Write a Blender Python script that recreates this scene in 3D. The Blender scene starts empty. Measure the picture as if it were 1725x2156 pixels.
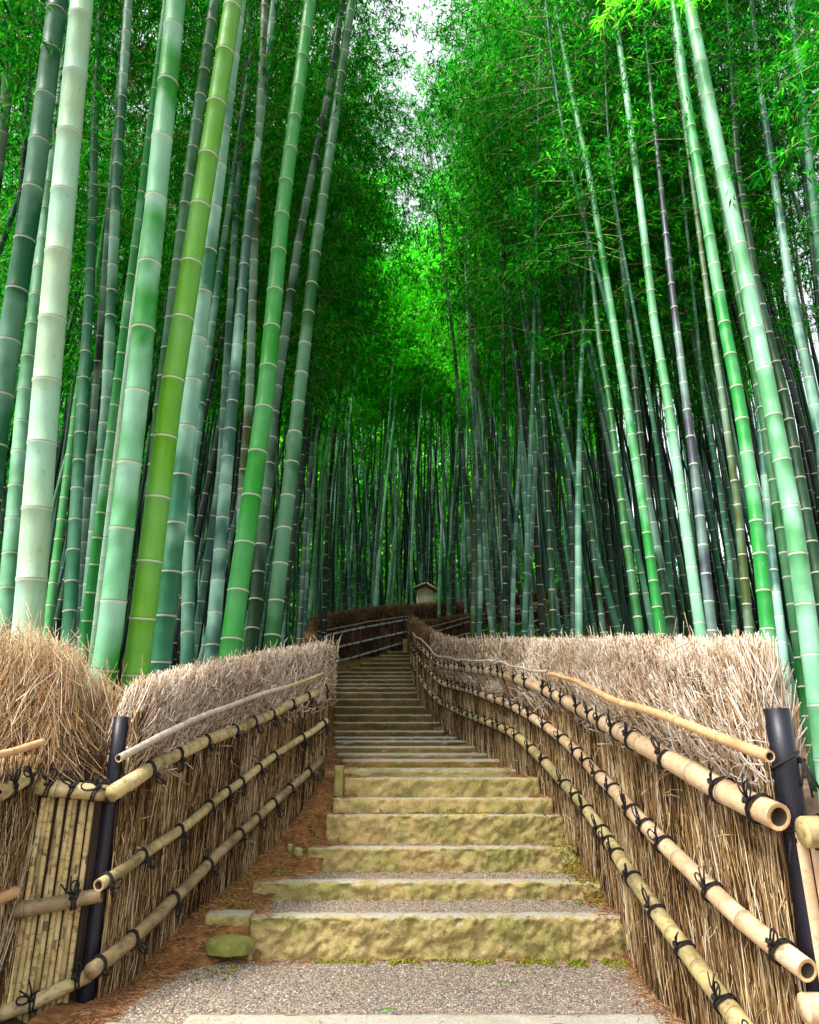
import bpy, math, random
import numpy as np
from mathutils import Vector, noise, Matrix
random.seed(7); RNG = np.random.default_rng(11)
S = bpy.context.scene; COL = S.collection
PI = math.pi
# ------------------------------------------------------------------ camera
F, PITCH, EYE = 1437.0, math.radians(18.5), 1.2
cp, sp = math.cos(PITCH), math.sin(PITCH)
cam = bpy.data.cameras.new('camera'); camo = bpy.data.objects.new('camera', cam); COL.objects.link(camo)
cam.sensor_fit = 'VERTICAL'; cam.sensor_height = 36; cam.sensor_width = 28.8; cam.lens = 36 * F / 2156
cam.clip_start = .05; cam.clip_end = 500
camo.location = (0, 0, EYE); camo.rotation_euler = (PI/2 + PITCH, 0, 0)
S.camera = camo

def ray(x, y):
    u = (x - 862.5) / F; v = (1078 - y) / F
    return u, cp - v*sp, sp + v*cp
def P(x, y, Y):
    a, b, c = ray(x, y); t = Y / b
    return np.array([a*t, Y, EYE + c*t])
def on_plan(x, y, plan):
    a, b, c = ray(x, y); az = a / b
    g = [p[0] - az*p[1] for p in plan]
    hit = None
    for i in range(len(plan)-1):
        if g[i] * g[i+1] <= 0 and g[i] != g[i+1]:
            hit = (i, g[i]/(g[i]-g[i+1])); break
    if hit is None:
        i = 0 if abs(g[0]) < abs(g[-1]) else len(plan)-2
        hit = (i, g[i]/(g[i]-g[i+1]) if g[i] != g[i+1] else 0)
    i, s = hit
    X = plan[i][0] + s*(plan[i+1][0]-plan[i][0]); Y = plan[i][1] + s*(plan[i+1][1]-plan[i][1])
    return np.array([X, Y, EYE + c * Y / b])

# ------------------------------------------------------------------ steps
STEP_PX = [  # y top front edge, y base, x left, x right
 (2190, 2215, 357, 1425), (1930, 2018, 528, 1338), (1857, 1891, 535, 1263), (1785, 1832, 649, 1214),
 (1716, 1774, 688, 1197), (1681, 1713, 703, 1164), (1638, 1676, 725, 1136),
 (1619, 0, 724, 1095), (1599, 0, 720, 1060), (1586, 0, 710, 1030), (1571, 0, 705, 1002), (1559, 0, 705, 982),
 (1551, 0, 704, 964), (1538, 0, 703, 937), (1520, 0, 703, 929), (1504, 0, 704, 920), (1487, 0, 702, 903),
 (1471, 0, 696, 899), (1457, 0, 689, 893), (1447, 0, 688, 888), (1439, 0, 688, 882), (1430, 0, 688, 876),
 (1422, 0, 690, 873), (1414, 0, 710, 872), (1405, 0, 739, 871), (1395, 0, 760, 870), (1386, 0, 783, 870),
 (1379, 0, 800, 870), (1371, 0, 815, 870)]
def yelev(y): a, b, c = ray(862.5, y); return c / b
STEPS = []
d = EYE / -yelev(2190); h = 0.0
STEPS.append([d, 0.0])
d = EYE / -yelev(2018)
for k in range(1, 7):
    if k > 1: d = (EYE - h) / -yelev(STEP_PX[k][1])
    h = EYE + d * yelev(STEP_PX[k][0]); STEPS.append([d, h])
d6 = STEPS[6][0]
for k in range(7, 29):
    if k <= 16: d = d6 + (12.0 - d6) * ((k-6)/10.0) ** 0.92
    else: d = 12.0 + (18.2-12.0) * (k-16)/12.0
    STEPS.append([d, EYE + d * yelev(STEP_PX[k][0])])
_gy = [-40, 3.0, STEPS[1][0]-.3] + [s[0]+.1 for s in STEPS[1:]] + [24, 34, 60, 160]
_gz = [0, 0, 0.0] + [s[1]-.03 for s in STEPS[1:]]
_z = _gz[-1]; _gz += [_z+.55, _z+2.0, _z+6.0, _z+30]
def G(y): return float(np.interp(y, _gy, _gz))
def Gv(y): return np.interp(y, _gy, _gz)
def solve_base(x, y):
    a, b, c = ray(x, y); k = c / b
    lo = 1.0
    f0 = EYE + lo*k - G(lo); t = lo
    while t < 40:
        t += .05
        if EYE + t*k - G(t) <= 0: return t
    return 40
def plan_from(pxs):
    out = []
    for x, y in pxs:
        dd = solve_base(x, y); p = P(x, y, dd); out.append((p[0], p[1]))
    return out

# ------------------------------------------------------------------ node helpers
def mat(name):
    m = bpy.data.materials.new(name); m.use_nodes = True
    nt = m.node_tree; nt.nodes.clear()
    out = nt.nodes.new('ShaderNodeOutputMaterial'); bs = nt.nodes.new('ShaderNodeBsdfPrincipled')
    nt.links.new(bs.outputs[0], out.inputs[0])
    return m, nt, bs, out
def nd(nt, kind, **kw):
    n = nt.nodes.new('ShaderNode' + kind)
    for k, v in kw.items():
        if k in n.inputs: n.inputs[k].default_value = v
        else: setattr(n, k, v)
    return n
def ramp(nt, src, stops, interp='LINEAR'):
    r = nt.nodes.new('ShaderNodeValToRGB'); r.color_ramp.interpolation = interp
    e = r.color_ramp.elements
    while len(e) < len(stops): e.new(.5)
    for q, (p, c) in zip(e, stops):
        q.position = p; q.color = (c[0], c[1], c[2], 1) if not isinstance(c, (int, float)) else (c, c, c, 1)
    nt.links.new(src, r.inputs[0]); return r.outputs[0]
def mixc(nt, fac, a, b, mode='MIX'):
    m = nt.nodes.new('ShaderNodeMix'); m.data_type = 'RGBA'; m.blend_type = mode
    for i, v in ((0, fac), (6, a), (7, b)):
        if isinstance(v, bpy.types.NodeSocket): nt.links.new(v, m.inputs[i])
        else: m.inputs[i].default_value = (v[0], v[1], v[2], 1) if i else v
    return m.outputs[2]
def mth(nt, op, a, b=None, clamp=False):
    m = nt.nodes.new('ShaderNodeMath'); m.operation = op; m.use_clamp = clamp
    for i, v in enumerate((a, b)):
        if v is None: continue
        if isinstance(v, bpy.types.NodeSocket): nt.links.new(v, m.inputs[i])
        else: m.inputs[i].default_value = v
    return m.outputs[0]
def coords(nt, scale=(1, 1, 1), kind='Object', rnd=False):
    tc = nt.nodes.new('ShaderNodeTexCoord'); mp = nt.nodes.new('ShaderNodeMapping')
    nt.links.new(tc.outputs[kind], mp.inputs[0]); mp.inputs['Scale'].default_value = scale
    if rnd:
        oi = nt.nodes.new('ShaderNodeObjectInfo'); c = nt.nodes.new('ShaderNodeCombineXYZ')
        k = mth(nt, 'MULTIPLY', oi.outputs['Random'], 50.0)
        nt.links.new(k, c.inputs[0]); nt.links.new(k, c.inputs[2]); nt.links.new(c.outputs[0], mp.inputs['Location'])
    return mp.outputs[0]
def noi(nt, vec, scale, detail=4, rough=.55):
    n = nt.nodes.new('ShaderNodeTexNoise'); n.inputs['Scale'].default_value = scale
    n.inputs['Detail'].default_value = detail; n.inputs['Roughness'].default_value = rough
    nt.links.new(vec, n.inputs['Vector']); return n.outputs['Fac']
def bump(nt, bs, hgt, strength=.4, dist=.01):
    b = nt.nodes.new('ShaderNodeBump'); b.inputs['Strength'].default_value = strength; b.inputs['Distance'].default_value = dist
    nt.links.new(hgt, b.inputs['Height']); nt.links.new(b.outputs[0], bs.inputs['Normal'])
def attr(nt, name):
    a = nt.nodes.new('ShaderNodeAttribute'); a.attribute_name = name; return a

M = {}
# bamboo culm: object colour gives the culm's own green, alpha its waxy bloom
def make_culm_mat():
    m, nt, bs, out = mat('culm'); L = nt.links.new
    oi = nt.nodes.new('ShaderNodeObjectInfo')
    v = coords(nt, (9, 9, 1.1), rnd=True); n1 = noi(nt, v, 1.6, 5)
    v2 = coords(nt, (1.2, 1.2, .8), rnd=True); n2 = noi(nt, v2, 1.3, 3)
    v3 = coords(nt, (60, 60, 4), rnd=True); n3 = noi(nt, v3, 1.0, 3)
    vs = coords(nt, (30, 30, 22), rnd=True); n4 = noi(nt, vs, 1.0, 4, .7)
    c = mixc(nt, ramp(nt, n1, [(.3, 0), (.72, .75)]), oi.outputs['Color'], mixc(nt, 1.0, oi.outputs['Color'], (.55, .80, .55), 'MULTIPLY'))
    c = mixc(nt, ramp(nt, n3, [(.35, 0), (.7, .35)]), c, mixc(nt, 1.0, oi.outputs['Color'], (1.15, 1.1, .6), 'MULTIPLY'))
    fr = attr(nt, 'frac').outputs['Fac']
    # bloom: strongest just below each node, wiped off in patches
    bl = mth(nt, 'MULTIPLY', ramp(nt, n2, [(.44, .0), (.56, 1.0)]), oi.outputs['Alpha'])
    up = ramp(nt, fr, [(0, .50), (.25, .55), (.8, .80), (1, 1.15)])
    bl = mth(nt, 'MULTIPLY', bl, up, True)
    c = mixc(nt, bl, c, (.33, .60, .47))
    c = mixc(nt, mth(nt, 'MULTIPLY', ramp(nt, n4, [(.60, 0), (.70, .8)]), .4), c, (.03, .045, .015))
    sc = ramp(nt, noi(nt, coords(nt, (14, 14, 2.2), rnd=True), 2.2, 6, .75), [(.60, 0), (.70, .55)])
    c = mixc(nt, sc, c, mixc(nt, .45, oi.outputs['Color'], (.30, .36, .26)))
    rg = attr(nt, 'ring').outputs['Fac']
    c = mixc(nt, ramp(nt, rg, [(0, 0), (.25, 0), (.3, .75), (1, .75)], 'CONSTANT'), c, mixc(nt, .72, oi.outputs['Color'], (.66, .66, .55)))
    c = mixc(nt, ramp(nt, rg, [(0, 0), (.75, 0), (.8, .85), (1, .85)], 'CONSTANT'), c, (.06, .045, .02))
    L(c, bs.inputs['Base Color'])
    L(ramp(nt, n1, [(0, .36), (1, .62)]), bs.inputs['Roughness']); bs.inputs['Specular IOR Level'].default_value = .25
    bump(nt, bs, n3, .2, .004)
    return m
M['culm'] = make_culm_mat()
def make_leaf(name, c1, c2, c3, tr=.55):
    m, nt, bs, out = mat(name); L = nt.links.new; nt.nodes.remove(bs)
    t = attr(nt, 'tone').outputs['Fac']
    oi = nt.nodes.new('ShaderNodeObjectInfo')
    c = ramp(nt, t, [(0, c1), (.5, c2), (1, c3)])
    c = mixc(nt, mth(nt, 'MULTIPLY', oi.outputs['Random'], .45), c, mixc(nt, 1.0, c, (1.9, 1.1, .5), 'MULTIPLY'))
    df = nt.nodes.new('ShaderNodeBsdfDiffuse'); tl = nt.nodes.new('ShaderNodeBsdfTranslucent')
    L(c, df.inputs[0]); L(mixc(nt, 1.0, c, (1.25, 1.6, .8), 'MULTIPLY'), tl.inputs[0])
    mx = nt.nodes.new('ShaderNodeMixShader'); mx.inputs[0].default_value = tr
    L(df.outputs[0], mx.inputs[1]); L(tl.outputs[0], mx.inputs[2]); L(mx.outputs[0], out.inputs[0])
    return m
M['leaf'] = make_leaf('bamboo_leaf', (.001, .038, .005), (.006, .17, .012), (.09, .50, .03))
M['leaf_far'] = make_leaf('far_bamboo_leaf', (.003, .09, .010), (.025, .30, .016), (.17, .56, .03), .5)  # brighter copy for the far wood, backlit glow put into the colour
M['leaf_lit'] = make_leaf('backlit_toned_bamboo_leaf', (.004, .20, .012), (.035, .52, .022), (.26, .82, .04), .62)  # lime copy of the bamboo leaf; light through the leaves is painted in
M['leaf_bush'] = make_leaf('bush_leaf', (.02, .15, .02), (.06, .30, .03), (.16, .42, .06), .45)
M['leaf_green'] = make_leaf('fallen_green_leaf', (.08, .25, .02), (.08, .25, .02), (.08, .25, .02), .3)
def simple(name, stops, vscale=(1,1,1), nscale=8, rough=.7, bs_=(.3, .004), detail=5, rnd=False, spec=.5):
    m, nt, bs, out = mat(name)
    n = noi(nt, coords(nt, vscale, rnd=rnd), nscale, detail)
    nt.links.new(ramp(nt, n, stops), bs.inputs['Base Color']); bs.inputs['Roughness'].default_value = rough
    bs.inputs['Specular IOR Level'].default_value = spec
    if bs_: bump(nt, bs, n, *bs_)
    return m
M['branch'] = simple('branch', [(.3, (.10, .13, .03)), (.7, (.30, .28, .12))], nscale=3, bs_=None)
def tone_mat(name, stops, rough=.8, noise_amt=.5, nscale=(40, 40, 6)):
    m, nt, bs, out = mat(name)
    t = attr(nt, 'tone').outputs['Fac']; n = noi(nt, coords(nt, nscale), 1.0, 4)
    c = ramp(nt, t, stops)
    c = mixc(nt, ramp(nt, n, [(.35, noise_amt), (.65, 0)]), c, mixc(nt, 1.0, c, (.45, .42, .38), 'MULTIPLY'))
    nt.links.new(c, bs.inputs['Base Color']); bs.inputs['Roughness'].default_value = rough
    bs.inputs['Specular IOR Level'].default_value = .2
    return m
M['twig'] = tone_mat('brushwood', [(0, (.022, .009, .003)), (.25, (.11, .052, .017)), (.5, (.32, .185, .070)), (.8, (.55, .39, .19)), (1, (.76, .64, .44))])
M['twig_top'] = tone_mat('weathered_brush_tips', [(0, (.10, .045, .018)), (.28, (.33, .19, .10)), (.6, (.56, .42, .29)), (1, (.80, .72, .62))])
M['twig_loose'] = tone_mat('loose_brush', [(0, (.10, .04, .015)), (.3, (.33, .17, .07)), (.6, (.56, .38, .20)), (1, (.80, .68, .52))])
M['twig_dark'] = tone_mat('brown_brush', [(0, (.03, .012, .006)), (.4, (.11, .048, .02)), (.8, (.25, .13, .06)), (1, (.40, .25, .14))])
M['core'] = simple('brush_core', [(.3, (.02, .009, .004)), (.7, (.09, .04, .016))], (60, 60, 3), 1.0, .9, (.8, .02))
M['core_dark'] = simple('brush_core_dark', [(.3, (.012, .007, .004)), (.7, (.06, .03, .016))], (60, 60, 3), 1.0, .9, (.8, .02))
def rail_mat(name, a, b, dirt, amt):
    m, nt, bs, out = mat(name); L = nt.links.new
    n1 = noi(nt, coords(nt, (5, 5, 5), rnd=True), 1.5, 5); n2 = noi(nt, coords(nt, (20, 20, 34), rnd=True), 1.0, 7, .78)
    n5 = noi(nt, coords(nt, (2.2, 2.2, 2.2), rnd=True), 1.2, 4)
    c = mixc(nt, ramp(nt, n1, [(.3, 0), (.7, 1)]), a, b)
    c = mixc(nt, mth(nt, 'MULTIPLY', ramp(nt, n2, [(.50, 0), (.66, 1)]), amt), c, dirt)
    c = mixc(nt, mth(nt, 'MULTIPLY', ramp(nt, n5, [(.50, 0), (.68, 1)]), amt*.8), c, dirt)
    rg = attr(nt, 'ring').outputs['Fac']
    c = mixc(nt, ramp(nt, rg, [(0, 0), (.25, 0), (.3, .30), (.75, .3), (.8, .85), (1, .85)], 'CONSTANT'), c, (.10, .06, .03))
    L(c, bs.inputs['Base Color']); bs.inputs['Roughness'].default_value = .5
    bump(nt, bs, n2, .25, .003); return m
M['rail_pink'] = rail_mat('dry_bamboo_pale', (.50, .33, .18), (.64, .49, .33), (.30, .15, .07), .7)
M['rail_olive'] = rail_mat('dry_bamboo_olive', (.40, .31, .12), (.55, .44, .22), (.09, .065, .03), .85)
M['rail_gray'] = rail_mat('dry_bamboo_gray', (.40, .33, .26), (.55, .48, .40), (.12, .09, .06), .6)
M['rail_orange'] = rail_mat('dry_bamboo_orange', (.55, .30, .13), (.66, .42, .22), (.22, .10, .04), .5)
M['rail_silver'] = rail_mat('dry_bamboo_silver', (.42, .38, .42), (.60, .56, .58), (.12, .09, .09), .4)
M['rail_dark'] = rail_mat('dry_bamboo_dark', (.20, .13, .06), (.42, .32, .16), (.06, .035, .02), .7)
M['slat'] = rail_mat('split_bamboo_slat', (.42, .31, .11), (.60, .47, .23), (.03, .02, .008), .95)
M['hollow'] = simple('bamboo_hollow', [(.3, (.02, .012, .006)), (.7, (.05, .03, .015))], bs_=None)
M['cut'] = simple('bamboo_cut_end', [(.3, (.42, .24, .10)), (.7, (.62, .42, .22))], nscale=30)
M['cord'] = simple('black_palm_cord', [(.3, (.006, .005, .006)), (.7, (.022, .018, .018))], nscale=120, rough=.8, bs_=(.6, .002), spec=.3)
def post_mat():
    m, nt, bs, out = mat('black_post'); n = noi(nt, coords(nt, (45, 45, 3)), 1.5, 6, .7)
    n2 = noi(nt, coords(nt, (60, 60, 30)), 2, 3)
    c = mixc(nt, ramp(nt, n, [(.4, 0), (.75, .5)]), (.004, .004, .010), (.012, .012, .026))
    c = mixc(nt, ramp(nt, n2, [(.68, 0), (.74, .6)]), c, (.14, .13, .15))
    nt.links.new(c, bs.inputs['Base Color']); bs.inputs['Roughness'].default_value = .42; bs.inputs['Specular IOR Level'].default_value = .4; bump(nt, bs, n, .25, .004); return m
M['post'] = post_mat()
def stone_mat(name, green, k=1.0, kt=1.0, lo=.72, hi=.93):
    m, nt, bs, out = mat(name); L = nt.links.new
    v = coords(nt, (1, 1, 1)); n1 = noi(nt, v, 3.2, 6, .6); n2 = noi(nt, v, 11, 6, .65); n3 = noi(nt, v, 70, 5, .7); n4 = noi(nt, v, 1.3, 3)
    c = mixc(nt, ramp(nt, n2, [(.3, 0), (.7, 1)]), (.32, .225, .08), (.54, .41, .17))
    c = mixc(nt, ramp(nt, n1, [(.42, 0), (.62, green)]), c, (.19, .20, .035))
    c = mixc(nt, ramp(nt, n4, [(.45, 0), (.7, green*.8)]), c, (.12, .15, .03))
    c = mixc(nt, ramp(nt, n3, [(.52, 0), (.72, .55)]), c, (.60, .53, .36))
    c = mixc(nt, ramp(nt, n3, [(.28, .7), (.42, 0)]), c, (.07, .055, .03))
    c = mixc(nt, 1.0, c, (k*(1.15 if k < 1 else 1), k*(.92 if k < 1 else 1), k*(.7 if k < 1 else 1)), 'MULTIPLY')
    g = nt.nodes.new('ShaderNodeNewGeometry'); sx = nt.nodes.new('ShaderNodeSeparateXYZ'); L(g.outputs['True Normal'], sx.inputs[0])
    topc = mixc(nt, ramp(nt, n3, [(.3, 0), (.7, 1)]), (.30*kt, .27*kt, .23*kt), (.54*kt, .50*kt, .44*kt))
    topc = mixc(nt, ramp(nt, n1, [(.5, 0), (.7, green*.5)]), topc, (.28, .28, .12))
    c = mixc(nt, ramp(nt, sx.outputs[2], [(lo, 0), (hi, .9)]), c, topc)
    L(c, bs.inputs['Base Color']); bs.inputs['Roughness'].default_value = .9; bs.inputs['Specular IOR Level'].default_value = .2
    hh = mth(nt, 'ADD', n2, mth(nt, 'MULTIPLY', n3, .5)); bump(nt, bs, hh, .8, .014)
    return m
M['stone'] = stone_mat('mossy_stone', .62); M['stone_green'] = stone_mat('greener_stone', 1.0)
M['stone_shaded'] = stone_mat('shade_darkened_mossy_stone', .95, .34, .8, .40, .62)  # canopy shade on the upper steps darkened into the mossy stone colour
M['stone_half_shaded'] = stone_mat('half_shaded_mossy_stone', .95, .6, .9, .40, .62)  # milder canopy shade put into the colour, for the middle steps
def gravel_mat():
    m, nt, bs, out = mat('gravel'); L = nt.links.new
    v = coords(nt); vo = nt.nodes.new('ShaderNodeTexVoronoi'); vo.inputs['Scale'].default_value = 85; L(v, vo.inputs['Vector'])
    sep = nt.nodes.new('ShaderNodeSeparateColor'); L(vo.outputs['Color'], sep.inputs[0])
    c = ramp(nt, sep.outputs[0], [(0, (.19, .15, .13)), (.3, (.36, .29, .24)), (.6, (.50, .39, .28)), (.8, (.62, .49, .36)), (1, (.76, .67, .56))])
    c = mixc(nt, ramp(nt, vo.outputs['Distance'], [(.30, 0), (.65, .8)]), c, (.10, .075, .055))
    n = noi(nt, v, 2.2, 4); c = mixc(nt, ramp(nt, n, [(.45, 0), (.75, .5)]), c, (.34, .23, .13))
    L(c, bs.inputs['Base Color']); bs.inputs['Roughness'].default_value = .9
    b = ramp(nt, vo.outputs['Distance'], [(0, 1), (.6, 0)]); bump(nt, bs, b, .9, .006); return m
M['gravel'] = gravel_mat()
M['pebble'] = tone_mat('pebbles', [(0, (.09, .08, .08)), (.35, (.25, .215, .20)), (.65, (.38, .30, .23)), (.9, (.52, .42, .32)), (1, (.74, .68, .60))], .85, .1)
M['soil'] = simple('soil', [(.25, (.04, .016, .005)), (.5, (.17, .07, .018)), (.75, (.30, .14, .04))], (1, 1, 1), 14, .95, (.8, .02))
M['floor'] = simple('forest_floor', [(.25, (.03, .02, .01)), (.5, (.09, .055, .03)), (.75, (.17, .11, .06))], (1, 1, 1), 5, .95, (.8, .05))
M['litter'] = tone_mat('needle_litter', [(0, (.12, .045, .015)), (.4, (.32, .13, .045)), (.8, (.50, .25, .10)), (1, (.62, .42, .24))], .85, .1)
M['moss'] = tone_mat('moss', [(0, (.04, .05, .004)), (.5, (.17, .19, .012)), (1, (.42, .40, .04))], .95, .1)
M['flake'] = simple('lichen_flake', [(.3, (.11, .12, .02)), (.6, (.22, .22, .045)), (.8, (.36, .33, .12))], (1, 1, 1), 16, .9, (.6, .01), 7)
M['wood'] = simple('weathered_board', [(.3, (.34, .25, .15)), (.7, (.52, .43, .29))], (6, 6, 1.2), 6, .8, (.2, .003))
M['board'] = simple('notice_board_face', [(.3, (.70, .62, .40)), (.7, (.84, .76, .54))], (4, 4, 2), 3, .8, (.2, .003))
M['wood_roof'] = simple('board_roof', [(.3, (.20, .12, .08)), (.7, (.40, .29, .20))], (6, 6, 1.2), 6, .8, (.2, .003))
M['ink'] = simple('ink', [(.3, (.03, .02, .015)), (.7, (.06, .04, .03))], bs_=None)

# ------------------------------------------------------------------ object helpers
def tag(o, label=None, cat=None, group=None, kind=None):
    if label: o['label'] = label
    if cat: o['category'] = cat
    if group: o['group'] = group
    if kind: o['kind'] = kind
    return o
def empty(name, loc=(0, 0, 0), label=None, cat=None, group=None):
    o = bpy.data.objects.new(name, None); COL.objects.link(o); o.location = loc; o.empty_display_size = .2
    return tag(o, label, cat, group)
def link(name, me, parent=None):
    o = bpy.data.objects.new(name, me); COL.objects.link(o)
    if parent is not None:
        o.parent = parent; o.matrix_parent_inverse = Matrix.Translation(parent.location).inverted()
    return o
def mesh(name, V, polys, mats, smooth=False, fattr=None, pattr=None, midx=None):
    """polys: list of arrays (n,k) or plain list"""
    me = bpy.data.meshes.new(name)
    V = np.asarray(V, dtype=np.float32)
    if isinstance(polys, (list, tuple)) and len(polys) and isinstance(polys[0], np.ndarray) and polys[0].ndim == 2:
        loops = np.concatenate([p.ravel() for p in polys]).astype(np.int32)
        tot = np.concatenate([np.full(len(p), p.shape[1], dtype=np.int32) for p in polys])
    else:
        loops = np.array([i for f in polys for i in f], dtype=np.int32); tot = np.array([len(f) for f in polys], dtype=np.int32)
    start = np.concatenate([[0], np.cumsum(tot)[:-1]]).astype(np.int32)
    me.vertices.add(len(V)); me.vertices.foreach_set('co', V.ravel())
    me.loops.add(len(loops)); me.loops.foreach_set('vertex_index', loops)
    me.polygons.add(len(tot)); me.polygons.foreach_set('loop_start', start); me.polygons.foreach_set('loop_total', tot)
    if smooth: me.polygons.foreach_set('use_smooth', np.ones(len(tot), dtype=bool))
    for m in (mats if isinstance(mats, (list, tuple)) else [mats]): me.materials.append(m)
    if midx is not None: me.polygons.foreach_set('material_index', np.asarray(midx, dtype=np.int32))
    me.update(calc_edges=True); me.validate()
    for dct, dom in ((fattr, 'FACE'), (pattr, 'POINT')):
        for k, v in (dct or {}).items():
            a = me.attributes.new(k, 'FLOAT', dom); a.data.foreach_set('value', np.asarray(v, dtype=np.float32))
    return me

class MB:
    def __init__(s): s.v = []; s.f = []; s.t = []
    def add(s, vs, fs, tone=.5):
        o = len(s.v); s.v += [tuple(map(float, q)) for q in vs]; s.f += [tuple(i+o for i in q) for q in fs]; s.t += [tone]*len(fs)
    def box(s, c, size, R=None, tone=.5):
        vs = []
        for dx in (-.5, .5):
            for dy in (-.5, .5):
                for dz in (-.5, .5):
                    q = Vector((dx*size[0], dy*size[1], dz*size[2]))
                    if R is not None: q = R @ q
                    vs.append((c[0]+q[0], c[1]+q[1], c[2]+q[2]))
        s.add(vs, [(0,1,3,2),(4,6,7,5),(0,4,5,1),(2,3,7,6),(0,2,6,4),(1,5,7,3)], tone)
    def tube(s, pts, rs, n=6, cap=True, tone=.5):
        pts = [Vector(p) for p in pts]
        if isinstance(rs, (int, float)): rs = [rs]*len(pts)
        o = len(s.v); prev = None
        for i, p in enumerate(pts):
            t = (pts[min(i+1, len(pts)-1)] - pts[max(i-1, 0)]).normalized()
            if prev is None:
                a = Vector((0, 0, 1)) if abs(t.z) < .9 else Vector((1, 0, 0)); u = t.cross(a).normalized()
            else: u = (prev - t*prev.dot(t)).normalized()
            prev = u; w = t.cross(u)
            for k in range(n):
                an = 2*PI*k/n; q = p + (u*math.cos(an)+w*math.sin(an))*rs[i]; s.v.append(tuple(q))
        for i in range(len(pts)-1):
            for k in range(n):
                a = o+i*n+k; b = o+i*n+(k+1) % n; s.f.append((a, b, b+n, a+n)); s.t.append(tone)
        if cap:
            s.f.append(tuple(o+k for k in range(n))[::-1]); s.t.append(tone)
            e = o+(len(pts)-1)*n; s.f.append(tuple(e+k for k in range(n))); s.t.append(tone)
    def build(s, name, m, parent=None, smooth=False):
        return link(name, mesh(name, s.v, s.f, m, smooth, {'tone': s.t}), parent)

def resample(pts, step):
    pts = np.asarray(pts, float); seg = np.linalg.norm(np.diff(pts, axis=0), axis=1); L = np.concatenate([[0], np.cumsum(seg)])
    n = max(2, int(L[-1]/step)+1); s = np.linspace(0, L[-1], n)
    return np.stack([np.interp(s, L, pts[:, i]) for i in range(3)], 1)
def smooth_pl(pts, it=2):
    p = np.asarray(pts, float)
    for _ in range(it):
        q = p.copy(); q[1:-1] = .25*p[:-2]+.5*p[1:-1]+.25*p[2:]; p = q
    return p

def culm_mesh(name, pts, r0, r1, inter0, inter1, n, m, node_off=.0, bulge=1.05, ring=.012, open_end=False):
    """bamboo pole along pts with nodes; attributes frac (point) and ring (face)"""
    pts = resample(pts, .05); pts = smooth_pl(pts, 8)
    seg = np.linalg.norm(np.diff(pts, axis=0), axis=1); L = np.concatenate([[0], np.cumsum(seg)]); T = L[-1]
    st = []; s = node_off; prev_s = -0.001
    st.append((0.0, r0, .0))
    rr = lambda q: r0 + (r1-r0)*(q/T)**.9
    marks = []   # (s, r, frac, ringflag of the face that starts here)
    marks.append((0.0, rr(0), .3, 0))
    rnd = random.Random(int(abs(pts[0][0]*1000+pts[0][1]*77)))
    while True:
        il = inter0 + (inter1-inter0)*min(1, s/T*2.2); il *= rnd.uniform(.93, 1.07)
        s2 = s + il
        if s2 > T-.03: break
        r = rr(s2); a = ring*min(1, r/.04)*1.0
        marks += [(s+il*.35 if s > 0 else s+il*.35, rr(s+il*.35), .35, 0), (s+il*.7, rr(s+il*.7), .7, 0), (s2-a*1.15, r, 1.0, .5), (s2-a*.5, r*bulge, 1.0, .5),
                  (s2-a*.15, r*(bulge-.01), 1.0, 1.0), (s2+a*.2, r*(bulge-.01), .0, .0), (s2+a*.6, r*bulge, .0, 0.0), (s2+a*1.5, r, .0, 0)]
        s = s2
    marks.append((T, rr(T), .5, 0))
    marks = [mk for i, mk in enumerate(marks) if i == 0 or mk[0] > marks[i-1][0]+1e-5]
    V = []; fr = []; prev = None
    for (q, r, f, g) in marks:
        c = Vector([np.interp(q, L, pts[:, i]) for i in range(3)])
        c2 = Vector([np.interp(min(T, q+.06), L, pts[:, i]) for i in range(3)]); c1 = Vector([np.interp(max(0, q-.06), L, pts[:, i]) for i in range(3)])
        t = (c2-c1).normalized()
        if prev is None:
            a = Vector((0, 0, 1)) if abs(t.z) < .7 else Vector((1, 0, 0)); u = t.cross(a).normalized()
        else: u = (prev - t*prev.dot(t)).normalized()
        prev = u; w = t.cross(u)
        for k in range(n):
            an = 2*PI*k/n; V.append(c + (u*math.cos(an)+w*math.sin(an))*r); fr.append(f)
    Fc = []; rg = []
    for i in range(len(marks)-1):
        for k in range(n):
            a = i*n+k; b = i*n+(k+1) % n; Fc.append((a, b, b+n, a+n)); rg.append(marks[i][3])
    nc = len(Fc)
    if not open_end:
        Fc.append(tuple(range(n))[::-1]); e = (len(marks)-1)*n; Fc.append(tuple(e+k for k in range(n))); rg += [0, 0]
    me = mesh(name, V, Fc, m, True, {'ring': rg}, {'frac': fr})
    return me, L, pts

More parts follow.
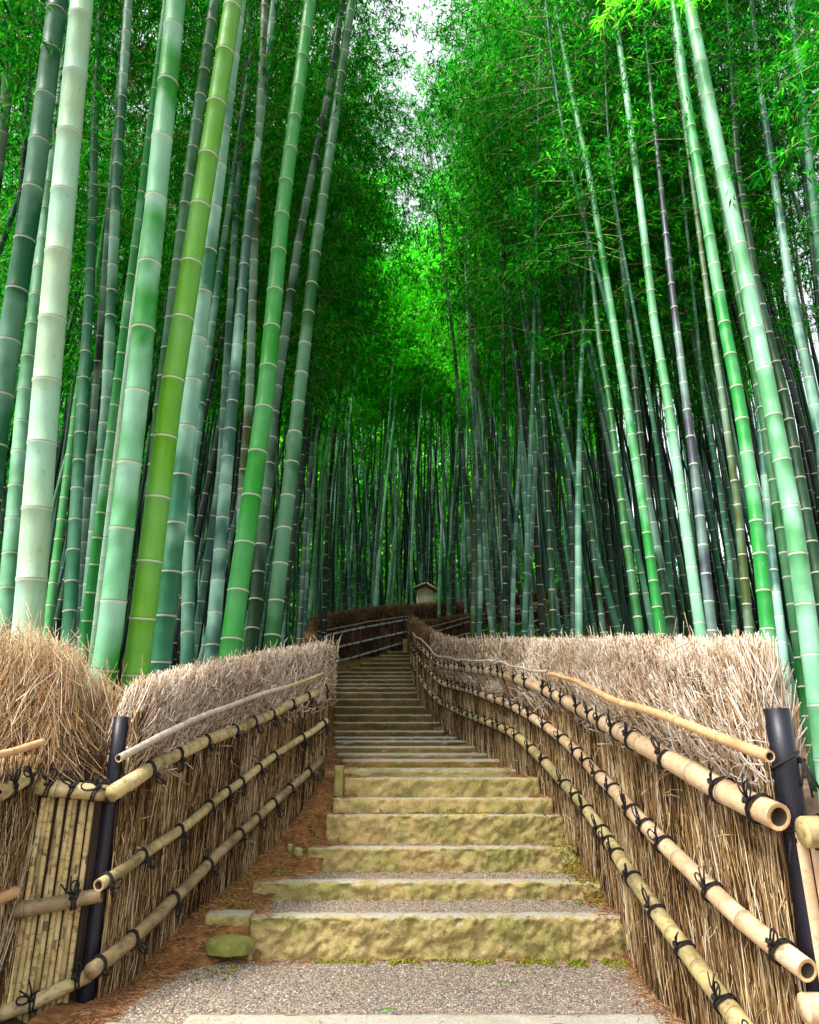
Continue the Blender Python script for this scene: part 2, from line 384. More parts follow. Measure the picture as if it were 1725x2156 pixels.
# twigs: triangular prisms with one bend, vectorised
def twigs(P0, P1, r0, r1, bend, tone):
    n = len(P0); Pm = (P0+P1)/2 + bend
    ax = P1-P0; ax /= np.linalg.norm(ax, axis=1)[:, None]+1e-9
    ref = np.where(np.abs(ax[:, 2:3]) < .9, np.array([[0, 0, 1.]]), np.array([[1., 0, 0]]))
    u = np.cross(ax, ref); u /= np.linalg.norm(u, axis=1)[:, None]; w = np.cross(ax, u)
    ph = RNG.uniform(0, 2*PI, n)
    V = np.zeros((n, 9, 3))
    for i, (Pc, r) in enumerate(((P0, r0), (Pm, (r0+r1)/2), (P1, r1))):
        for k in range(3):
            a = ph + 2*PI*k/3
            V[:, i*3+k] = Pc + (u*np.cos(a)[:, None]+w*np.sin(a)[:, None])*np.asarray(r).reshape(-1, 1)
    q = []
    for i in range(2):
        for k in range(3):
            q.append([i*3+k, i*3+(k+1) % 3, i*3+3+(k+1) % 3, i*3+3+k])
    q = np.array(q); base = (np.arange(n)*9)[:, None, None]
    Q = (q[None]+base).reshape(-1, 4); T = (np.array([[6, 7, 8]])[None]+base).reshape(-1, 3)
    tq = np.repeat(tone, 6); tt = np.clip(np.repeat(tone, 1)+.25, 0, 1)
    return V.reshape(-1, 3), Q, T, np.concatenate([tq, tt])
class TW:
    def __init__(s): s.V = []; s.Q = []; s.T = []; s.tq = []; s.tt = []; s.n = 0
    def add(s, P0, P1, r0, r1, bend, tone):
        V, Q, T, t = twigs(P0, P1, r0, r1, bend, tone)
        s.V.append(V); s.Q.append(Q+s.n); s.T.append(T+s.n); s.tq.append(t[:len(Q)]); s.tt.append(t[len(Q):]); s.n += len(V)
    def build(s, name, m, parent=None):
        Q = np.concatenate(s.Q); T = np.concatenate(s.T)
        return link(name, mesh(name, np.concatenate(s.V), [Q, T], m, False, {'tone': np.concatenate(s.tq+s.tt)}), parent)
U = lambda a, b, n: RNG.uniform(a, b, n)
N = lambda s, n: RNG.normal(0, s, n)
#PART2
# ------------------------------------------------------------------ fences
class Plan:
    def __init__(s, pts, side):
        s.p = np.array(pts, float); seg = np.linalg.norm(np.diff(s.p, axis=0), axis=1); s.L = np.concatenate([[0], np.cumsum(seg)]); s.T = s.L[-1]
        s.side = side
    def at(s, q):
        q = np.asarray(q, float)
        return np.interp(q, s.L, s.p[:, 0]), np.interp(q, s.L, s.p[:, 1])
    def nrm(s, q):
        x0, y0 = s.at(np.maximum(0, np.asarray(q)-.25)); x1, y1 = s.at(np.minimum(s.T, np.asarray(q)+.25))
        dx, dy = x1-x0, y1-y0; l = np.hypot(dx, dy)+1e-9
        return -dy/l*s.side, dx/l*s.side
    def locate(s, x, y):
        p = on_plan(x, y, [tuple(q) for q in s.p])
        # arc position of the hit
        best = min(range(len(s.p)-1), key=lambda i: abs(np.linalg.norm(p[:2]-s.p[i])+np.linalg.norm(p[:2]-s.p[i+1])-np.linalg.norm(s.p[i+1]-s.p[i])))
        d = s.p[best+1]-s.p[best]; t = np.dot(p[:2]-s.p[best], d)/np.dot(d, d)
        return s.L[best]+t*np.linalg.norm(d), p[2]
    def shifted(s, o):
        nx, ny = s.nrm(s.L); q = s.p.copy(); q[:, 0] += nx*o; q[:, 1] += ny*o
        return Plan(q, s.side)
    def pos(s, q, z, off=0.0):
        x, y = s.at(q); nx, ny = s.nrm(q)
        e = max(0, q-s.T); 
        if q > s.T or q < 0:
            i = -1 if q > s.T else 0
            dv = (s.p[-1]-s.p[-2]) if q > s.T else (s.p[0]-s.p[1]); dv = dv/np.linalg.norm(dv); k = q-s.T if q > s.T else -q
            x, y = x+dv[0]*k, y+dv[1]*k
        return np.array([float(x)+float(nx)*off, float(y)+float(ny)*off, z])
def smooth_plan(pts, it=3, n=40):
    p = np.array(pts, float); seg = np.linalg.norm(np.diff(p, axis=0), axis=1); L = np.concatenate([[0], np.cumsum(seg)])
    s = np.linspace(0, L[-1], n); q = np.stack([np.interp(s, L, p[:, i]) for i in range(2)], 1)
    for _ in range(it): q[1:-1] = .25*q[:-2]+.5*q[1:-1]+.25*q[2:]
    return q

def tie_mesh(name, r, seed, big=True):
    """cord lashed round a pole lying along local X, knot and loops in front (-Y) """
    rnd = random.Random(seed); m = MB(); c = .0045 if big else .004
    for dx in (-.008, .006):
        pts = [(dx+rnd.uniform(-.003, .003)+.012*math.sin(a), math.cos(a)*(r+c*.8), math.sin(a)*(r+c*.8)) for a in np.linspace(0, 2*PI, 15)]
        m.tube(pts, c, 5)
    k = Vector((rnd.uniform(-.01, .01), -(r+.006)*math.cos(.6), -(r+.006)*math.sin(.6)))
    for _ in range(4):
        q = k+Vector((rnd.uniform(-.012, .012), -.008, rnd.uniform(-.012, .012))); q2 = k-Vector((rnd.uniform(-.012, .012), .004, rnd.uniform(-.012, .012)))
        m.tube([q, (q+q2)/2+Vector((0, -.008, 0)), q2], [c*1.6, c*2, c*1.5], 5)
    for _ in range(rnd.choice((0, 1, 1))):      # bow loop
        L = rnd.uniform(.05, .10); th = rnd.uniform(-2.4, .2); wv = L*.35
        ax = Vector((math.cos(th), -.15, math.sin(th))); pv = Vector((-math.sin(th), 0, math.cos(th)))
        m.tube([k + ax*L*(1-math.cos(a))/2 + pv*wv*math.sin(a)*(.5+.5*(1-math.cos(a))/2) for a in np.linspace(0, 2*PI, 13)], c*.9, 4)
    for _ in range(rnd.choice((2, 3))):      # frayed tails
        L = rnd.uniform(.03, .09); th = rnd.uniform(-2.3, -.8)
        ax = Vector((math.cos(th), -.3, math.sin(th)))
        m.tube([k, k+ax*L*.5+Vector((rnd.uniform(-.01, .01), 0, 0)), k+ax*L+Vector((rnd.uniform(-.01, .01), .01, -.01))], [c*1.2, c, c*.8], 4)
    return mesh(name, m.v, m.f, M['cord'], True)
_tie_cache = {}
def place_tie(parent, fence, c, direction, inward, r, seed):
    key = (round(r, 3), seed % 7)
    if key not in _tie_cache: _tie_cache[key] = tie_mesh('cord_tie', r, seed % 7)
    o = bpy.data.objects.new('cord_tie', _tie_cache[key]); COL.objects.link(o)
    x = Vector(direction).normalized(); y = -Vector(inward); y = (y - x*y.dot(x)).normalized(); z = x.cross(y)
    R = Matrix((x, y, z)).transposed().to_4x4(); R.translation = Vector(c)
    o.parent = parent; o.matrix_parent_inverse = Matrix.Identity(4)
    o.matrix_local = parent_local_inv(parent) @ R
    return o
def parent_local_inv(p):
    # world matrix of p: rails are built in world coordinates under an empty with inverse translation -> identity
    return Matrix.Identity(4)

def rail(root, plan, pxs, r0, r1, material, name='rail', ties=0.3, off=None, inter=.24, ext0=0, ext1=0, tie_r=None, wob=0.0, seed=0, hollow=True, sides=14, tie_from=.05):
    pts3 = []
    o_ = off if off is not None else .07 + max(r0, r1)
    plan = plan.shifted(o_)
    sz = [plan.locate(x, y) for x, y in pxs]
    sz = sorted(sz)
    sz = [q for q in sz if -.42 < q[0] < plan.T+.2]
    s = np.array([q[0] for q in sz]); z = np.array([q[1] for q in sz])
    ss = np.linspace(s[0]-ext0, s[-1]+ext1, 60)
    zz = np.interp(ss, s, z)
    if len(s) > 1:
        if ext0: zz = np.where(ss < s[0], z[0]+(z[1]-z[0])/(s[1]-s[0]+1e-6)*(ss-s[0]), zz)
    zz = np.convolve(np.pad(zz, 2, 'edge'), np.ones(5)/5, 'valid')
    rnd = random.Random(seed)
    for q, zq in zip(ss, zz):
        w = wob*(noise.noise(Vector((q*2.3+seed, 0, 1)))) if wob else 0
        pts3.append(plan.pos(q, zq+w, (wob*.5*noise.noise(Vector((q*2.1, seed, 5))) if wob else 0)))
    me, L, pts = culm_mesh(name, pts3, r0, r1, inter, inter, sides, material, .05*seed % .2, 1.07, .014, open_end=hollow)
    ro = link(name, me, root)
    if hollow:
        for end, rr in ((0, r0), (-1, r1)):
            p = Vector(pts[end]); t = (Vector(pts[end])-Vector(pts[1 if end == 0 else -2])).normalized()
            cut = MB(); a = Vector((0, 0, 1)); u = t.cross(a).normalized(); w = t.cross(u)
            ring = lambda R, dz: [p+t*dz+(u*math.cos(2*PI*k/sides)+w*math.sin(2*PI*k/sides))*R for k in range(sides)]
            vs = ring(rr*1.001, .0005)+ring(rr*.68, .001)+ring(rr*.62, -.05)+[p-t*.05]
            n = sides
            fs = [(k, (k+1) % n, n+(k+1) % n, n+k) for k in range(n)]
            fs2 = [(n+k, n+(k+1) % n, 2*n+(k+1) % n, 2*n+k) for k in range(n)]+[(2*n+k, 2*n+(k+1) % n, 3*n) for k in range(n)]
            me2 = mesh('cut_end', vs, fs+fs2, [M['cut'], M['hollow']], False, midx=[0]*len(fs)+[1]*len(fs2))
            link('cut_end', me2, ro)
    if ties:
        q = tie_from; i = 0; n = 0
        while q < L[-1]-.04 and n < 90:
            c = [np.interp(q, L, pts[:, k]) for k in range(3)]; c2 = [np.interp(min(L[-1], q+.05), L, pts[:, k]) for k in range(3)]
            c1 = [np.interp(max(0, q-.05), L, pts[:, k]) for k in range(3)]
            sq = np.interp(q, L, np.linspace(ss[0], ss[-1], len(L)))
            nx, ny = plan.nrm(sq); rr = round((r0+(r1-r0)*q/L[-1])*1.03, 3)
            rr = round(rr/.002)*.002
            tdir = [c2[k]-c1[k] for k in range(3)]
            place_tie(ro, None, c, tdir, (float(nx), float(ny), 0), rr+.002, seed*3+i); i += 1; n += 1
            q += ties*rnd.uniform(.6, 1.4)
    return ro

def core_panel(root, plan, zb, zt, thick, material, name='brushwood_panel_core', both=True):
    n = int(plan.T/.08)+2; ss = np.linspace(.09, plan.T, n); V = []; rows = 12
    for q in ss:
        b, t = zb(q), zt(q)
        prof = [(thick, b-.15)]+[(thick*(1-.0*k), b+(t-b)*k/rows) for k in range(rows)]+[(thick*.5, t), (-thick*.5, t)]+[(-thick, t-.05), (-thick, b-.15)]
        for (o, z) in prof:
            w = .018*noise.noise(Vector((q*14, z*2, o*3)))
            V.append(plan.pos(q, z, o+w))
    k = len(prof); Fc = []
    for i in range(n-1):
        for j in range(k): a = i*k+j; b = i*k+(j+1) % k; Fc.append((a, a+k, b+k, b))
    Fc.append(tuple(range(k))); Fc.append(tuple((n-1)*k+j for j in range(k))[::-1])
    return link(name, mesh(name, V, Fc, material), root)
def vec_pos(plan, s, z, off):
    x, y = plan.at(s); nx, ny = plan.nrm(s)
    return np.stack([x+nx*off, y+ny*off, z], 1)
def brush_panel(root, plan, zb, zt, dens, thick, material, name='brushwood_panel', r=.0020, tilt=.13, s0=0, s1=None, dfun=None, core=None, boost=0.0):
    """packed upright twigs on the path face"""
    s1 = s1 or plan.T; n = int((s1-s0)*dens)
    s = U(s0, s1, n)
    b = np.array([zb(q) for q in s]); t = np.array([zt(q) for q in s])
    ln = U(.16, .6, n); z0 = b + (t-b)*U(-.15, .92, n); z0 = np.maximum(z0, b-.05); z1 = np.minimum(z0+ln, t-.02); ln = z1-z0
    off = thick + U(-.004, .022, n)
    rs = r*U(.7, 1.5, n)*(1 + np.interp(vec_pos(plan, s, z0, off)[:, 1], [3, 8, 18], [0, .5, 1.6]))
    ti = np.clip(boost + RNG.beta(1.0, 1.25, n) + .10*np.sin(s*5.1) + .10*np.sin(s*13+z0*3), 0, 1)
    ds = N(tilt, n)*ln
    P0 = vec_pos(plan, s, z0, off); P1 = vec_pos(plan, np.clip(s+ds, 0, plan.T), z1, off+U(-.006, .016, n))
    tw = TW(); tw.add(P0, P1, rs, rs*.6, N(.006, (n, 3)), ti)
    # a few stray stalks and papery bits that stand off the face
    m = n//22; s = U(s0, s1, m); b = np.array([zb(q) for q in s]); t = np.array([zt(q) for q in s]); z0 = b+(t-b)*U(.1, .95, m)
    L = U(.04, .2, m); an = U(-PI*.9, PI*.2, m)
    P0 = vec_pos(plan, s, z0, thick+.01); P1 = vec_pos(plan, np.clip(s+np.cos(an)*L*.6, 0, plan.T), z0+np.sin(an)*L, thick+U(.02, .07, m))
    tw.add(P0, P1, r*U(.8, 1.8, m), r*.4*np.ones(m), N(.01, (m, 3)), U(.5, 1, m))
    return tw.build(name, material, root)
def thatch(root, plan, zt, depth, half, dens, material, name='thatched_top', r=.0024, s0=0, s1=None, spread=.5, core=None, ragged=.03, curl=.02, tone_lo=.1, keep=None, lift=0.0):
    """bushy cropped brush along the top: stalks fan up and outwards"""
    s1 = s1 if s1 is not None else plan.T; n = int((s1-s0)*dens); tw = TW()
    s = U(s0, s1, n); t = np.array([zt(q) for q in s])
    a = RNG.beta(1.3, 1.3, n)*2-1          # across: -1 far side .. 1 path side
    side = a*half
    h = np.sqrt(np.clip(1-np.abs(a)**3, 0, 1))
    lvl = U(0, 1, n)**.8                            # how far up the bundle the tip sits
    tip_z = t - depth*(1-h)*.9 - (np.abs(a) > .55)*depth*.75*(1-lvl) + N(ragged, n)*.6 - np.abs(N(ragged, n))
    L = U(.14, .34, n)*min(1.4, depth/.3)
    out = a*spread + N(.22, n); al = N(.3, n)
    nrm = np.sqrt(1+out**2+al**2)
    if keep is not None:
        kp = RNG.random(n) < np.array([keep(q) for q in s]); s, t, a, side, tip_z, L, out, al, nrm = [v[kp] for v in (s, t, a, side, tip_z, L, out, al, nrm)]; n = len(s)
    P1 = vec_pos(plan, s, tip_z, side*1.0)
    z0 = np.maximum(tip_z-L/nrm, t-depth*U(.95, 1.55, n))
    P0 = vec_pos(plan, np.clip(s-al*L/nrm, 0, plan.T), z0, np.clip(side-out*L/nrm*.8, -.07, .062+.02*RNG.random(n)))
    sc = 1 + np.interp(P1[:, 1], [3, 8, 18], [0, .6, 1.8])
    rs = r*U(.6, 1.7, n)*sc
    tone = np.clip(RNG.beta(1.4, 1.1, n)*.98+.02 + .12*np.sin(s*4.3)+.08*np.sin(s*11+2), tone_lo, 1)
    tw.add(P0, P1, rs, rs*.75, N(curl*.5, (n, 3)), tone)
    m = n//5                                         # fine cross twiglets and curled sheaths
    s = U(s0, s1, m); t = np.array([zt(q) for q in s]); a = U(.3, 1.0, m); zf = U(0, 1.1, m); z = t-depth*zf; a = a*(1-.35*zf)
    L = U(.03, .13, m); an = U(0, 2*PI, m)
    P0 = vec_pos(plan, s, z, half*a+.01); P1 = vec_pos(plan, np.clip(s+np.cos(an)*L, 0, plan.T), z+np.sin(an)*L, half*a+U(.0, .05, m))
    k = np.interp(P1[:, 1], [3, 8, 18], [1, 1.5, 2.6])
    tw.add(P0, P1, r*.8*U(.6, 1.6, m)*k, r*.6*np.ones(m)*k, N(.008, (m, 3)), U(.35, 1, m))
    ob = tw.build(name, material, root)
    # dense heart of the bundle
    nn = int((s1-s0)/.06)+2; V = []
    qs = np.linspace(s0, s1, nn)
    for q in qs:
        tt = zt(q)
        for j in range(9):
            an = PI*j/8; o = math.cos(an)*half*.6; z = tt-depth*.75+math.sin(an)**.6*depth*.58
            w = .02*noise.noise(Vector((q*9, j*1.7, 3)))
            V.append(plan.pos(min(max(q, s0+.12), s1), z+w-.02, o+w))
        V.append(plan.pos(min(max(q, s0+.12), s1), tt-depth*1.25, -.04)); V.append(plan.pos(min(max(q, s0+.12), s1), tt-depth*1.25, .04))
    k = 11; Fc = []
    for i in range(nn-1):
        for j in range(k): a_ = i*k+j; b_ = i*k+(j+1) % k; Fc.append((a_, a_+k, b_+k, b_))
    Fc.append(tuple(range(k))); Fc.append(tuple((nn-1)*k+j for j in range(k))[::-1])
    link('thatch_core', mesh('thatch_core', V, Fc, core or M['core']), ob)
    return ob
def zfun(plan, pxs, extra=0.0):
    sz = sorted(plan.locate(x, y) for x, y in pxs)
    s = [q[0] for q in sz]; z = [q[1]+extra for q in sz]
    sg = np.linspace(0, plan.T, 80); zz = np.interp(sg, s, z); zz = np.convolve(np.pad(zz, 3, 'edge'), np.ones(7)/7, 'valid')
    return lambda q: float(np.interp(q, sg, zz))
def gfun(plan): return lambda q: G(float(plan.at(q)[1]))

# --- right fence
RB = [(1433, 2136), (1381, 2066), (1293, 1877), (1232, 1790), (1175, 1706), (1144, 1649), (1061, 1605), (982, 1559), (930, 1521), (899, 1493), (886, 1463), (872, 1420)]
rp = plan_from(RB)
print('right plan', [(round(a, 2), round(b, 2)) for a, b in rp])
LB = [(246, 2076), (413, 1914), (549, 1786), (640, 1685), (679, 1640)]
lp = plan_from(LB)
print('left plan', [(round(a, 2), round(b, 2)) for a, b in lp])
print('steps', [(round(a, 2), round(b, 2)) for a, b in STEPS])
def pl_len(a, b): return math.hypot(a[0]-b[0], a[1]-b[1])
FULL = True
K = 1.0            # twig density factor
# ---- right fence
rpp = smooth_plan([(1.43, 2.80)] + rp + [(0.10, 17.2), (0.13, 18.7)], 3, 60)
RP = Plan(rpp, 1)
rtop = zfun(RP, [(1680, 1385), (1650, 1372), (1600, 1352), (1500, 1352), (1430, 1345), (1340, 1343), (1200, 1350), (1138, 1345), (1043, 1351), (992, 1350), (951, 1347), (917, 1330), (889, 1313), (872, 1300)])
rb = gfun(RP)
fence = empty('brushwood_fence', tuple(RP.p[0])+(0,), 'long brushwood fence with pale bushy top curving up the right side of the stone steps', 'fence')
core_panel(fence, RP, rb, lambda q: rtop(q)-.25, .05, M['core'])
brush_panel(fence, RP, rb, lambda q: rtop(q)-.16, 2000*K, .05, M['twig'], s1=6.5, boost=.05)
brush_panel(fence, RP, rb, lambda q: rtop(q)-.16, 700*K, .05, M['twig'], s0=6.5, name='brushwood_panel')
thatch(fence, RP, rtop, .42, .16, 5200*K, M['twig_top'], s1=8.5, s0=.0, keep=lambda q: 1-max(0, q-2.5)/7)
thatch(fence, RP, rtop, .34, .15, 2200*K, M['twig_dark'], s0=3.5, keep=lambda q: min(1, (q-3.5)/4))
RA = [(869, 1340), (889, 1364), (910, 1384), (924, 1401), (958, 1405), (1026, 1413), (1081, 1424), (1129, 1442), (1188, 1474), (1240, 1505), (1276, 1522), (1346, 1557), (1416, 1599), (1495, 1648), (1583, 1696), (1644, 1746)]
RBp = [(870, 1367), (889, 1391), (907, 1415), (927, 1439), (975, 1450), (1015, 1462), (1056, 1476), (1127, 1509), (1166, 1540), (1205, 1579), (1249, 1623), (1302, 1673), (1346, 1720), (1407, 1781), (1451, 1828), (1517, 1895), (1583, 1956), (1648, 2015), (1705, 2072)]
RC = [(870, 1401), (889, 1432), (910, 1463), (927, 1480), (969, 1500), (1013, 1516), (1056, 1531), (1100, 1555), (1135, 1588), (1166, 1623), (1201, 1667), (1240, 1715), (1284, 1774), (1337, 1851), (1390, 1921), (1442, 1996), (1473, 2044), (1530, 2122), (1561, 2160)]
RT1 = [(1157, 1417), (1206, 1432), (1276, 1465), (1346, 1494), (1434, 1518), (1513, 1553), (1622, 1597)]
rail(fence, RP, RA, .049, .043, M['rail_pink'], ties=.32, seed=1, wob=.012, tie_from=.10)
rail(fence, RP, RBp, .038, .035, M['rail_pink'], ties=.30, seed=2, wob=.012, tie_from=.12)
rail(fence, RP, RC, .040, .036, M['rail_olive'], ties=.30, seed=3, wob=.012, ext0=.8, tie_from=.7)
rail(fence, RP, RT1, .021, .016, M['rail_orange'], ties=0, seed=4, off=.19, wob=.016, inter=.3)
rail(fence, RP, [(1039, 1399), (1052, 1390), (1118, 1413), (1150, 1419)], .012, .010, M['rail_gray'], ties=0, seed=5, off=.20, wob=.04, hollow=False, sides=8)
rail(fence, RP, [(969, 1388), (1000, 1391), (1039, 1393)], .012, .012, M['rail_gray'], ties=0, seed=6, off=.20, wob=.04, hollow=False, sides=8)
rail(fence, RP, [(869, 1333), (889, 1347), (917, 1381), (969, 1389)], .014, .014, M['rail_gray'], ties=0, seed=7, off=.20, wob=.04, hollow=False, sides=8)
def post(root, c, z0, z1, r, name='post', m=None, n=24, lean=(0, 0)):
    mb = MB(); rings = [(z0, r), (z1-.004, r), (z1, r*.97)]
    zs = np.linspace(z0, z1-.004, 8).tolist(); pts = [(c[0]+lean[0]*(z-z0), c[1]+lean[1]*(z-z0), z) for z in zs]
    mb.tube(pts, [r*(1+.012*math.sin(3*i)) for i in range(8)], n); ob = mb.build(name, m or M['post'], root, False)
    for p in ob.data.polygons: p.use_smooth = len(p.vertices) == 4
    return ob
pz = lambda x, y, az_pt: EYE + ray(x, y)[2]/ray(x, y)[1]*az_pt
po = post(fence, (1.437, 2.78), -.2, pz(1640, 1490, 2.8), .046)
cord = MB()
def lashing(c, r, z, turns, tilt=0, slack=.004, seed=0, tails=3, side=(0, -1, 0)):
    m = MB(); rnd = random.Random(seed)
    for k in range(turns):
        dz = (k-(turns-1)/2)*.011
        m.tube([(c[0]+math.cos(a)*(r+slack), c[1]+math.sin(a)*(r+slack), z+dz+tilt*math.cos(a+.4)) for a in np.linspace(0, 2*PI, 22)], .0048, 6)
    sd = Vector(side).normalized(); kn = Vector((c[0], c[1], z))+sd*(r+.012)
    for _ in range(4):
        m.tube([kn+Vector([rnd.uniform(-.015, .015) for _ in range(3)]), kn, kn+Vector([rnd.uniform(-.015, .015) for _ in range(3)])], .0075, 6)
    for _ in range(tails):
        L = rnd.uniform(.07, .14); dx = rnd.uniform(-.3, .5)
        m.tube([kn, kn+Vector((dx*L*.5, sd.y*.02, -L*.5)), kn+Vector((dx*L, sd.y*.02, -L))], [.006, .005, .004], 5)
    return m
o = lashing((1.437, 2.78), .047, pz(1640, 1600, 2.8), 1, .03, seed=3, side=(.8, -.5, 0)).build('cord_lashing', M['cord'], po)
o = lashing((1.42, 2.78), .05, pz(1650, 1740, 2.8), 2, .0, slack=.02, seed=5, side=(-.6, -.8, 0)).build('cord_lashing', M['cord'], po)

# ---- left fence
CORN = (-1.585, 3.92)
lpp = smooth_plan([CORN] + lp[:-1] + [(-.80, 6.42)], 2, 40)
LP = Plan(lpp, -1)
ltop = zfun(LP, [(222, 1447), (300, 1432), (400, 1405), (500, 1385), (600, 1367), (660, 1357), (690, 1356)]); lb = gfun(LP)
lf = empty('brushwood_fence', CORN+(0,), 'near brushwood fence on the left of the steps, with black post at its front corner', 'fence')
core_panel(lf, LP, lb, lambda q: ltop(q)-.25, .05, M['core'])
brush_panel(lf, LP, lb, lambda q: ltop(q)-.14, 2700*K, .05, M['twig'], boost=-.04)
thatch(lf, LP, ltop, .38, .16, 6000*K, M['twig_top'], s0=.11, spread=.6, tone_lo=.22)
LA = [(236, 1672), (262, 1655), (325, 1617), (396, 1577), (444, 1555), (492, 1536), (540, 1518), (584, 1498), (633, 1474), (686, 1446)]
LBr = [(206, 1872), (225, 1858), (272, 1822), (316, 1791), (378, 1748), (431, 1704), (479, 1665), (523, 1635), (558, 1607), (602, 1577), (650, 1545), (686, 1516)]
LC = [(189, 2050), (246, 2004), (303, 1955), (356, 1903), (417, 1841), (466, 1793), (514, 1749), (558, 1709), (602, 1669), (642, 1633), (681, 1592)]
LT = [(248, 1595), (330, 1554), (387, 1525), (439, 1503), (497, 1483), (563, 1457), (602, 1446)]
LT2 = [(598, 1448), (640, 1434), (681, 1417)]
rail(lf, LP, LA, .042, .032, M['rail_olive'], ties=.28, seed=11, wob=.02, hollow=False, tie_from=.3)
rail(lf, LP, LBr, .030, .026, M['rail_olive'], ties=.30, seed=12, wob=.02)
rail(lf, LP, LC, .037, .029, M['rail_dark'], ties=.32, seed=13, wob=.02, ext0=.0, hollow=False)
rail(lf, LP, LT, .020, .016, M['rail_gray'], ties=0, seed=14, off=.19, wob=.02)
rail(lf, LP, LT2, .013, .012, M['rail_olive'], ties=0, seed=15, off=.19, wob=.02, hollow=False)
lpo = post(lf, (CORN[0]+.0, CORN[1]+.005), -.2, pz(239, 1507, 3.92), .041)
lashing((CORN[0]-.01, CORN[1]+.02), .045, pz(225, 1585, 3.92), 1, .004, seed=9, side=(.8, -.6, 0), tails=2).build('cord_lashing', M['cord'], lpo)

# ---- slatted gate panel at the left
PL = (-1.975, 3.80)
gp = Plan([(CORN[0]-.03, CORN[1]-.03), PL], 1)
gz = empty('slatted_gate_panel', (CORN[0], CORN[1], 0), 'weathered split bamboo slat panel lashed between fences at the lower left', 'gate panel')
T = gp.T; ns = 11; rnd = random.Random(5)
dirx = (gp.p[1]-gp.p[0])/T; nx, ny = gp.nrm(T/2); nx, ny = float(nx), float(ny)
if ny > 0: nx, ny = -nx, -ny; gp.side = -1
for i in range(ns):
    q = .035+(T-.07)*(i+.5)/ns; w = (T-.07)/ns*.47
    c = gp.p[0]+dirx*q; pts = []
    tw = rnd.uniform(-.012, .012)
    V = []; Fc = []; rg = []
    zs = np.linspace(-.1, .93, 26)
    nodez = rnd.uniform(.15, .75)
    for z in zs:
        bump_ = 1+.10*math.exp(-((z-nodez)/.012)**2)+.10*math.exp(-((z-nodez-.42)/.012)**2)
        for a in np.linspace(0, PI, 7):
            off = math.sin(a)*.012*bump_; V.append((c[0]+dirx[0]*(math.cos(a)*w+tw*z)+nx*off, c[1]+dirx[1]*(math.cos(a)*w+tw*z)+ny*off, z))
    for j in range(len(zs)-1):
        for k in range(6): a = j*7+k; Fc.append((a, a+1, a+8, a+7)); rg.append(1.0 if (abs(zs[j]-nodez) < .021 and rnd.random() < .5) else 0)
    link('slat', mesh('slat', V, Fc, M['slat'], True, {'ring': rg}), gz)
bk = MB(); cc = gp.p[0]+dirx*T/2
bk.box((cc[0]-nx*.03, cc[1]-ny*.03, .4), (T, .03, 1.1), Matrix.Rotation(math.atan2(dirx[1], dirx[0]), 3, 'Z')); bk.build('backing_board', M['core_dark'], gz)
for q in (T-.012,):
    c = gp.p[0]+dirx*q; b = MB(); b.box((c[0]+nx*.004, c[1]+ny*.004, .42), (.032, .03, 1.08), Matrix.Rotation(math.atan2(dirx[1], dirx[0]), 3, 'Z')); b.build('black_batten', M['post'], gz)
rail(gz, gp, [(246, 1672), (66, 1655)], .040, .040, M['rail_olive'], ties=.10, seed=21, off=.05, hollow=False, tie_from=.03)
rail(gz, gp, [(214, 1884), (26, 1920)], .033, .037, M['rail_dark'], ties=.2, seed=22, off=.05, tie_from=.12)
rail(gz, gp, [(189, 2052), (105, 2098), (0, 2142)], .031, .034, M['rail_olive'], ties=.15, seed=23, off=.05, ext1=.15, hollow=False)

# ---- fence that comes back towards the camera at the far left, with loose brush
rp2 = Plan([PL, (-2.02, 3.35), (-2.12, 2.75), (-2.25, 2.2)], 1)
l2 = empty('brushwood_fence', PL+(0,), 'brushwood fence at the left edge with loose tousled orange brush above its rail', 'fence')
ztl = lambda q: 1.45
core_panel(l2, rp2, lambda q: 0, lambda q: 1.1, .04, M['core_dark'])
brush_panel(l2, rp2, lambda q: 0, lambda q: 1.15, 1300, .05, M['twig'], tilt=.3)
rail(l2, rp2, [(66, 1631), (0, 1679)], .036, .04, M['rail_olive'], ties=.2, seed=31, off=.06, ext1=.3)
rail(l2, rp2, [(88, 1562), (0, 1593)], .018, .018, M['rail_orange'], ties=0, seed=32, off=.10, ext1=.3)
rail(l2, rp2, [(30, 1878), (0, 1892)], .03, .03, M['rail_orange'], ties=0, seed=33, off=.06, ext1=.4)
# loose brush above the slat panel and beyond
tw = TW(); n = int(15000*K)
X = U(-2.75, -1.56, n); dd = U(-.10, .30, n); 
dd = np.where(X > -1.84, np.abs(dd)*.7+.20, dd); topx = np.interp(X, [-2.75, -2.3, -2.1, -1.95, -1.82, -1.7, -1.56], [1.70, 1.76, 1.74, 1.70, 1.62, 1.53, 1.46])
lv = RNG.beta(1.5, 1.25, n); Yv = 3.93 + (X+1.585)*.25 + dd; z1 = 1.07 + (topx+.06-1.07)*lv*(1-.35*(dd/.3)**2) + np.where(lv > .8, RNG.exponential(.03, n), 0)
L = U(.15, .42, n)*.9; ph = N(.42, n)+.15; el = N(.35, n)
dirv = np.stack([np.sin(ph)*np.cos(el), np.sin(el)*.8, np.cos(ph)], 1); dirv /= np.linalg.norm(dirv, axis=1)[:, None]
P1 = np.stack([X, Yv, z1], 1); P0 = P1-dirv*L[:, None]; P0[:, 2] = np.maximum(P0[:, 2], 1.0+.0*n)
tone = np.clip(RNG.beta(2, 2.2, n)*.8+.28*(z1-.9), 0, 1)
tw.add(P0, P1, .0019*U(.6, 1.6, n), .0012*np.ones(n), N(.010, (n, 3)), tone)
m2 = 2500; i2 = RNG.integers(0, n, m2); a = U(0, 2*PI, m2); L2 = U(.02, .09, m2)
